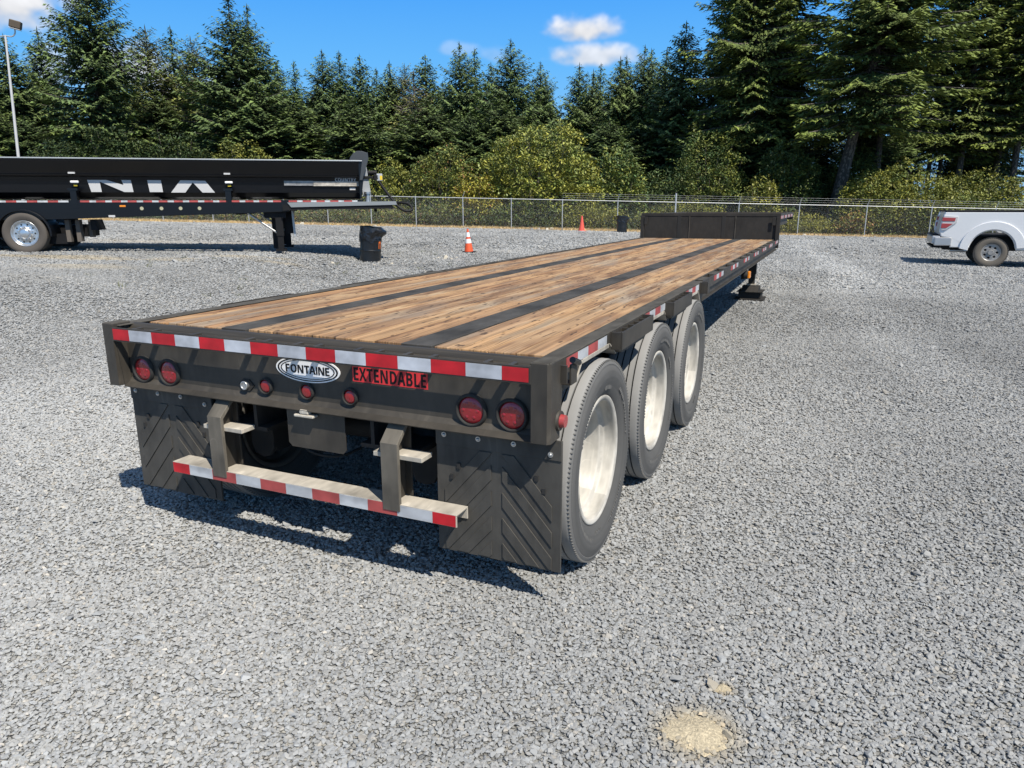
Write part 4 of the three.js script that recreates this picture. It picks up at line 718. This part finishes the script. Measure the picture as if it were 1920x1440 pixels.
{
  const G = 'firs of the forest edge beyond the fence', r = rng(17);
  const list = [ // x, z, top, kind, width, label
    [-40.3, -62, 15, 'mid', 1.1, 'fir at the left edge of the photo, behind the floodlight pole'], [-40, -66, 16.4, 'slim', 1, 'slim pointed fir just right of the floodlight pole top'],
    [-31.3, -58, 18.3, 'broad', 1, 'massive broad fir, tallest at the left, right of the floodlight pole'], [-30.4, -65, 16.3, 'ragged', 1.1, 'ragged brownish fir close behind and right of the massive broad fir'],
    [-29.7, -68, 16.9, 'slimB', 1, 'narrow fir with a pale pointed top, right of the ragged brownish fir'], [-26.4, -64, 15.3, 'ragged', .9, 'fir with a bent crooked top left of the two joined spires'],
    [-21.5, -60, 17.2, 'spire', 1.15, 'left and broader of two joined spires above the dump trailer'], [-20.7, -61.5, 17, 'spire', .9, 'right of two joined spires above the dump trailer'],
    [-21.8, -72, 14.8, 'slim', .9, 'short fir low in the dip right of the two joined spires'], [-19.7, -70, 14.5, 'slimB', .9, 'thin sparse fir in the dip right of the two joined spires'],
    [-16.6, -68, 15, 'full', .95, 'full fir left of a close pair, behind the right half of the dump trailer'], [-15.6, -70, 15.3, 'slimB', 1, 'thin topped fir, right one of a close pair behind the dump trailer'],
    [-13.7, -70, 15, 'slim', 1, 'pointed fir directly above the right end of the dump trailer'], [-13, -74, 14.6, 'slimB', .9, 'small narrow fir set back right of the dump trailer end'],
    [-11.3, -72, 14.8, 'mid', .9, 'fir above the hose of the dump trailer'], [-10, -72, 14.6, 'ragged', .8, 'brown tinted fir top left of the half dead fir'],
    [-8, -72, 15.4, 'slim', 1.05, 'green pointed fir rising behind the half dead fir'], [-8.3, -65, 12.9, 'snag', 1.2, 'half dead fir with bare grey branches in the middle of the row'],
    [-4.4, -66, 15.2, 'full', .85, 'bluish fir with steep sides above the olive dome bush'], [-3.4, -72, 15.9, 'slimB', .95, 'slender fir right behind the bluish steep sided fir'],
    [-2, -74, 15, 'slim', .9, 'small fir in the notch left of the tall central fir'], [0, -64, 15, 'full', .95, 'tall central fir left above the large yellow green bush'],
    [2.6, -68, 14, 'full', .8, 'blunt fir directly right of the tall central fir'], [3.3, -74, 13.8, 'slim', .8, 'low fir top beside the gap of sky in the middle'],
    [6.4, -72, 14.6, 'slim', .95, 'first pointed fir right of the sky gap, under the cloud'], [7.4, -70, 13.7, 'mid', .8, 'lower fir second from the sky gap, under the cloud'],
    [8.6, -74, 14.9, 'slimB', 1, 'sparse pointed fir third from the sky gap, under the cloud'], [9.3, -66, 14, 'mid', .9, 'rounded fir fourth from the sky gap, right of the cloud'],
    [10.7, -72, 15.2, 'slim', .95, 'fir with a thin leader fifth from the sky gap'], [11.4, -66, 14.9, 'full', .85, 'dark fir left of the tall pointed fir by the grove'],
    [13.4, -74, 16.2, 'slimB', 1, 'fir top peeping behind the dark fir, beside the grove'], [14.1, -70, 15.5, 'slim', 1, 'fir close left of the tall pointed fir by the grove'],
    [13.9, -62, 15.9, 'slim', 1, 'tall pointed fir standing clear just left of the big dark grove'],
  ];
  list.forEach(([x, z, top, kind, w, label]) => plantFir(kind, x, z, top - gh(x, z), label, G, r() * 6.28, w));
  // second rank, showing only in the gaps
  for (let k = 0; k < 34; k++) { const x = -54 + k * 2.25 + (r() - .5) * 1.6, z = -79 - r() * 8, h = 12.4 + r() * 2.4; if (x > 19 || (x > 3.4 && x < 7)) continue; plantFir(['slim', 'full', 'mid', 'slimB'][k % 4], x, z, h, 'dark fir of the second rank showing only between the front firs', 'second rank of firs', r() * 6.28, 1.1); }
  // low young conifers filling the forest floor
  for (let k = 0; k < 20; k++) { const x = -42 + k * 2.75 + (r() - .5) * 1.4, z = -56.5 - r() * 7, h = 6.5 + r() * 3.6; plantFir(['full', 'mid'][k % 2], x, z, h, 'low young conifer at the foot of the forest edge', 'low conifers at the forest foot', r() * 6.28, 1.75); }
  const R = 'tall bare stemmed firs of the right hand grove';
  plantFir('giant', 21.2, -49, 23, 'largest fir with a thick leaning dark trunk in the right hand grove', R, Math.PI * .02, 1);
  plantFir('giant', 18.7, -54, 23.5, 'second large fir left of the leaning trunk, lower limbs reaching over the fence', R, 2.4, .8);
  plantFir('grove', 20.2, -57, 23, 'fir squeezed between the two largest firs of the grove', R, 4.2, 1.25);
  plantFir('full', 17.3, -60, 17.5, 'shaggy fir at the left edge of the grove, drooping over the sky', R, 1.2, 1.05);
  const grove = [[25.4, -52, 'grove', 21, 'first bare stem right of the leaning trunk'], [31.3, -56, 'groveB', 20, 'thin bare stem in front of the patch of low sky'], [33.2, -58, 'groveB', 20, 'thin bare stem right of the patch of low sky'], [33.0, -55, 'grove', 21.5, 'stout stem above the big bush by the pickup'], [37.2, -60, 'groveB', 20, 'thin stem above the middle of the big bush'], [37.6, -58, 'grove', 22, 'dark stem third from the right edge'], [35.9, -53.5, 'grove', 21, 'stout dark stem second from the right edge'], [38.6, -54, 'grove', 22, 'twin dark stem at the right edge of the photo'], [28.6, -60, 'groveB', 19, 'slender stem half hidden behind the leaning fir'], [43.5, -57, 'grove', 22, 'fir stem just outside the right edge'], [28.5, -68, 'groveC', 17, 'drooping fir in the back of the grove right of the leaning trunk'], [41, -64, 'groveC', 19, 'drooping fir behind the right edge'], [36.5, -70, 'groveC', 17, 'drooping fir in the back of the grove above the truck bed'], [45, -70, 'groveC', 18, 'drooping fir far back beyond the right edge'], [24.5, -66, 'groveC', 17, 'drooping fir directly behind the leaning trunk']];
  grove.forEach(([x, z, k, h, l]) => plantFir(k, x, z, h, l, R, r() * 6.28, .95));
  plantFir('full', 25.6, -54.5, 8.6, 'young lit fir between the leaning trunk and the patch of low sky', R, 1.1, 1.5);
  plantFir('mid', 28.4, -55.5, 8.2, 'young lit fir left of the patch of low sky', R, 2.3, 1.4);
  plantFir('full', 36.2, -60, 8, 'young fir between the stems at the right edge', R, 3.3, 1.5);
  for (const [x, z, h] of [[20.2, -55, 8], [23.4, -57, 7], [18.2, -54.5, 9.5], [16.2, -55, 8.5], [25.6, -62, 6], [14.6, -57, 9], [22, -60, 9]]) plantFir('mid', x, z, h, 'dark young fir in the shade under the grove', 'young firs under the grove', r() * 6.28, 1.5);
}
const leafM = mat({ vertexColors: true, roughness: .5, side: THREE.DoubleSide });
function bush(label, cx, cz, top, hw, o) { // clusters of small leaves on thin stems
  const r = rng(o.seed), L = new Leaves(), y0 = gh(cx, cz), H = top - y0, stems = [], dp = o.depth ?? hw * .75, S = (o.leaf ?? .1) * .86;
  const n = Math.round((o.n ?? 1) * hw * H * 46);
  for (let k = 0; k < n; k++) {
    const a = r() * 6.283, e = Math.pow(r(), .6), v = r(), rr = Math.pow(r(), .38);
    let x = Math.cos(a) * hw * rr, z = Math.sin(a) * dp * rr, lim = Math.sqrt(Math.max(0, 1 - (rr * .94) ** 2.4)) * (.78 + .5 * fbm(cx + x * .7 + 60, cz + z * .7 + 160, BIG, BIG, o.seed, 3));
    const y = y0 + H * Math.max(.03, lim * (o.skirt ? Math.pow(v, .8) : Math.pow(v, .55)));
    const cl = [cx + x, y, cz + z], tone = .68 + .66 * r(), yel = clamp((o.yel ?? .4) - .05 + (r() - .5) * .5), m = 22, cr = .22 + .16 * r();
    if (k % 14 === 0) stems.push(rod([cx + x * .25, y0, cz + z * .25], cl, .022, 4, .006));
    for (let i = 0; i < m; i++) {
      const p = [cl[0] + (r() + r() - 1) * cr * 1.5, cl[1] + (r() + r() - 1) * cr, cl[2] + (r() + r() - 1) * cr * 1.5], s = S * (.6 + .8 * r());
      const t = r() * 6.283, ph = (r() - .5) * 1.9, d = [Math.cos(t) * Math.cos(ph) * s, Math.sin(ph) * s, Math.sin(t) * Math.cos(ph) * s], w = [-Math.sin(t) * s * .42, (r() - .5) * s * .6, Math.cos(t) * s * .42];
      const g = (o.dark ?? 1) * tone * (.7 + .6 * r()), br = o.brown && r() < o.brown ? 1 : 0;
      const c = br ? [.24 * g, .12 * g, .045 * g] : [lerp(.06, .34, yel) * g, lerp(.105, .30, yel) * g, lerp(.034, .042, yel) * g];
      const A = [p[0] - d[0], p[1] - d[1], p[2] - d[2]], B = [p[0] + d[0], p[1] + d[1], p[2] + d[2]], Cc = [p[0] + w[0], p[1] + w[1], p[2] + w[2]], Dd = [p[0] - w[0], p[1] - w[1], p[2] - w[2]];
      L.tri(A, Cc, B, c); L.tri(A, B, Dd, c);
    }
  }
  const t = thing('bush', label, 'bush', 'leafy bushes behind the fence');
  part('stems', merge(stems.map((g) => metres(g))), M.greyBranch, t); part('leaves', L.build(), leafM, t);
}
bush('yellowish bush just above the rim of the dump trailer', -17.9, -50, 5.8, 2.8, { seed: 801, yel: .45 });
bush('light yellow green bush behind the hose of the dump trailer', -8.2, -50, 4.3, 1.9, { seed: 802, yel: .45, dark: 1.2 });
bush('olive dome shaped bush behind the fence, left of the largest bush', -4.5, -49, 5.5, 2.4, { seed: 803, dark: 1.1, yel: .34, brown: .04 });
bush('largest rounded yellow green bush in the middle behind the fence', 1.7, -48, 6.5, 4.2, { seed: 804, dark: 1.35, yel: .42, depth: 2.8, leaf: .12 });
bush('yellow and orange leaved bush at the left foot of the largest bush', -2.2, -46.3, 3.6, 1.5, { seed: 805, yel: .95, brown: .12, n: .8 });
bush('fresh green bush right of the largest bush', 7.1, -50, 5.4, 1.9, { seed: 806, dark: 1.25, yel: .22, leaf: .12 });
bush('darker green shrub between the fresh green bush and the grove', 10.8, -52, 4.4, 2.8, { seed: 807, dark: .9, yel: .1 });
bush('tall olive willow bush in front of the left side of the grove', 13.8, -52, 6.6, 2.6, { seed: 808, dark: 1.1, yel: .22, leaf: .09 });
bush('shaded green brush left of the foot of the leaning trunk', 18.4, -49.6, 5.6, 2.3, { seed: 824, dark: .95, yel: .12, leaf: .11 });
bush('shaded green brush right of the foot of the leaning trunk', 23.0, -50.2, 5.4, 2.0, { seed: 825, dark: .9, yel: .14, leaf: .11 });
bush('small bright willow bush left of the leaning trunk', 15.6, -46.5, 3.7, 1.25, { seed: 809, yel: .55, n: .8 });
bush('wide yellow speckled bush behind the pickup truck', 24.0, -46, 3.9, 3.9, { seed: 810, dark: 1.05, yel: .42, depth: 2.4, n: 1.7, skirt: 1 });
bush('right part of the yellow speckled hedge, above the truck bed', 30.0, -47.2, 3.8, 2.9, { seed: 811, dark: .95, yel: .4, depth: 2.4, n: 1.7, skirt: 1 });
bush('low bright olive bush just right of the raised front deck', 17.6, -44.8, 1.35, 1.9, { seed: 812, yel: .6, leaf: .07, n: 2.2, skirt: 1 });
bush('low bush with rusty orange leaves behind the fence', 20.6, -44.3, 1.2, 1.0, { seed: 813, yel: .5, brown: .35, leaf: .08, n: 2.2, skirt: 1 });
bush('low dry olive thicket visible under the dump trailer nose', -9.5, -46.5, 1.75, 4.6, { seed: 814, dark: .85, yel: .35, brown: .12, leaf: .075, n: 2, depth: 1.4, skirt: 1 });
bush('dark thicket under the olive dome bush, close to the fence', -3.9, -46.2, 2.2, 2.3, { seed: 815, yel: .25, brown: .05, leaf: .09, n: 1.5, skirt: 1 });
bush('dark green broadleaf tree crown low behind the left end of the dump trailer', -32.0, -53, 6.4, 2.7, { seed: 816, dark: .55, yel: .0, leaf: .12 });
bush('mid green broadleaf tree crown behind the letter N', -28.2, -53.5, 7.0, 2.9, { seed: 817, dark: .6, yel: .02, leaf: .12 });
bush('mid green broadleaf tree crown behind the letters I A', -24.2, -54, 7.2, 2.8, { seed: 818, dark: .6, yel: .04, leaf: .12 });
bush('lit green undergrowth behind the plain cone', 4.9, -45.6, 1.8, 2.4, { seed: 819, yel: .5, leaf: .075, n: 1.8, skirt: 1, depth: 1 });
bush('lit green undergrowth behind the far barrel and raised deck', 10.5, -45.4, 1.9, 3.0, { seed: 820, yel: .5, leaf: .075, n: 1.8, skirt: 1, depth: 1 });
bush('dark undergrowth along the fence behind the pickup', 27.0, -44.0, 2.3, 3.6, { seed: 821, yel: .3, leaf: .09, n: 1.6, skirt: 1, depth: 1.2 });
bush('olive undergrowth behind the legs of the dump trailer', -17.5, -46.6, 1.9, 4.2, { seed: 822, yel: .4, brown: .1, leaf: .08, n: 1.6, skirt: 1, depth: 1.2 });
bush('dark undergrowth at the foot of the largest bush', 0.6, -45.6, 1.9, 2.4, { seed: 823, yel: .2, leaf: .09, n: 1.6, skirt: 1, depth: 1 });
{ // dry grass along the fence and undergrowth under the trees
  const r = rng(55), L = new Leaves();
  for (let k = 0; k < 9; k++) { const a = r() * 6.283, h = .5 + .5 * r(), b = (r() - .5) * .5, x = (r() - .5) * .5, z = (r() - .5) * .5; L.tri([x - .03, 0, z], [x + .03, 0, z], [x + Math.cos(a) * .35, h * .5, z + Math.sin(a) * .35 + b * .2], [1, 1, 1]); }
  const make = (name, label, n, col, where, sc) => {
    const im = new THREE.InstancedMesh(L.build(), mat({ vertexColors: true, roughness: .9, side: THREE.DoubleSide }), n), m = new THREE.Matrix4(), q = new THREE.Quaternion(), c = new THREE.Color(); im.name = name; im.userData = { kind: 'stuff', label };
    for (let i = 0; i < n; i++) { const [x, z] = where(), s = sc * (.5 + r()); q.setFromEuler(new THREE.Euler(0, r() * 6.283, 0)); m.compose(new THREE.Vector3(x, gh(x, z), z), q, new THREE.Vector3(s, s * (.6 + .6 * r()), s)); im.setMatrixAt(i, m); const v = .7 + .6 * r(); c.setRGB(col[0] * v, col[1] * v, col[2] * v * (.8 + .4 * r())); im.setColorAt(i, c); }
    scene.add(im);
  };
  make('dry_grass', 'dry straw coloured grass at the foot of the fence', 14000, [.55, .41, .21], () => { const x = -34 + r() * 72; return [x, fenceLine(x) + .9 - Math.pow(r(), .8) * 2.2]; }, .26);
  make('forest_undergrowth', 'dark green undergrowth covering the forest floor', 16000, [.05, .075, .028], () => { const x = -50 + r() * 105; return [x, fenceLine(x) - 1.5 - r() * 20]; }, 1.5);
  make('weed_tufts', 'small weeds growing in the gravel', 50, [.12, .13, .06], () => [-8.5 + r() * 7, -12 - r() * 11], .16);
}
for (const o of scene.children) o.traverse((m) => { if (m.isMesh) m.castShadow = m.receiveShadow = true; });
const renderer = new THREE.WebGLRenderer({ antialias: true });
renderer.toneMapping = THREE.LinearToneMapping; renderer.toneMappingExposure = 1.28;
renderer.shadowMap.enabled = true;
renderer.setSize(1024, 768);
renderer.render(scene, camera);
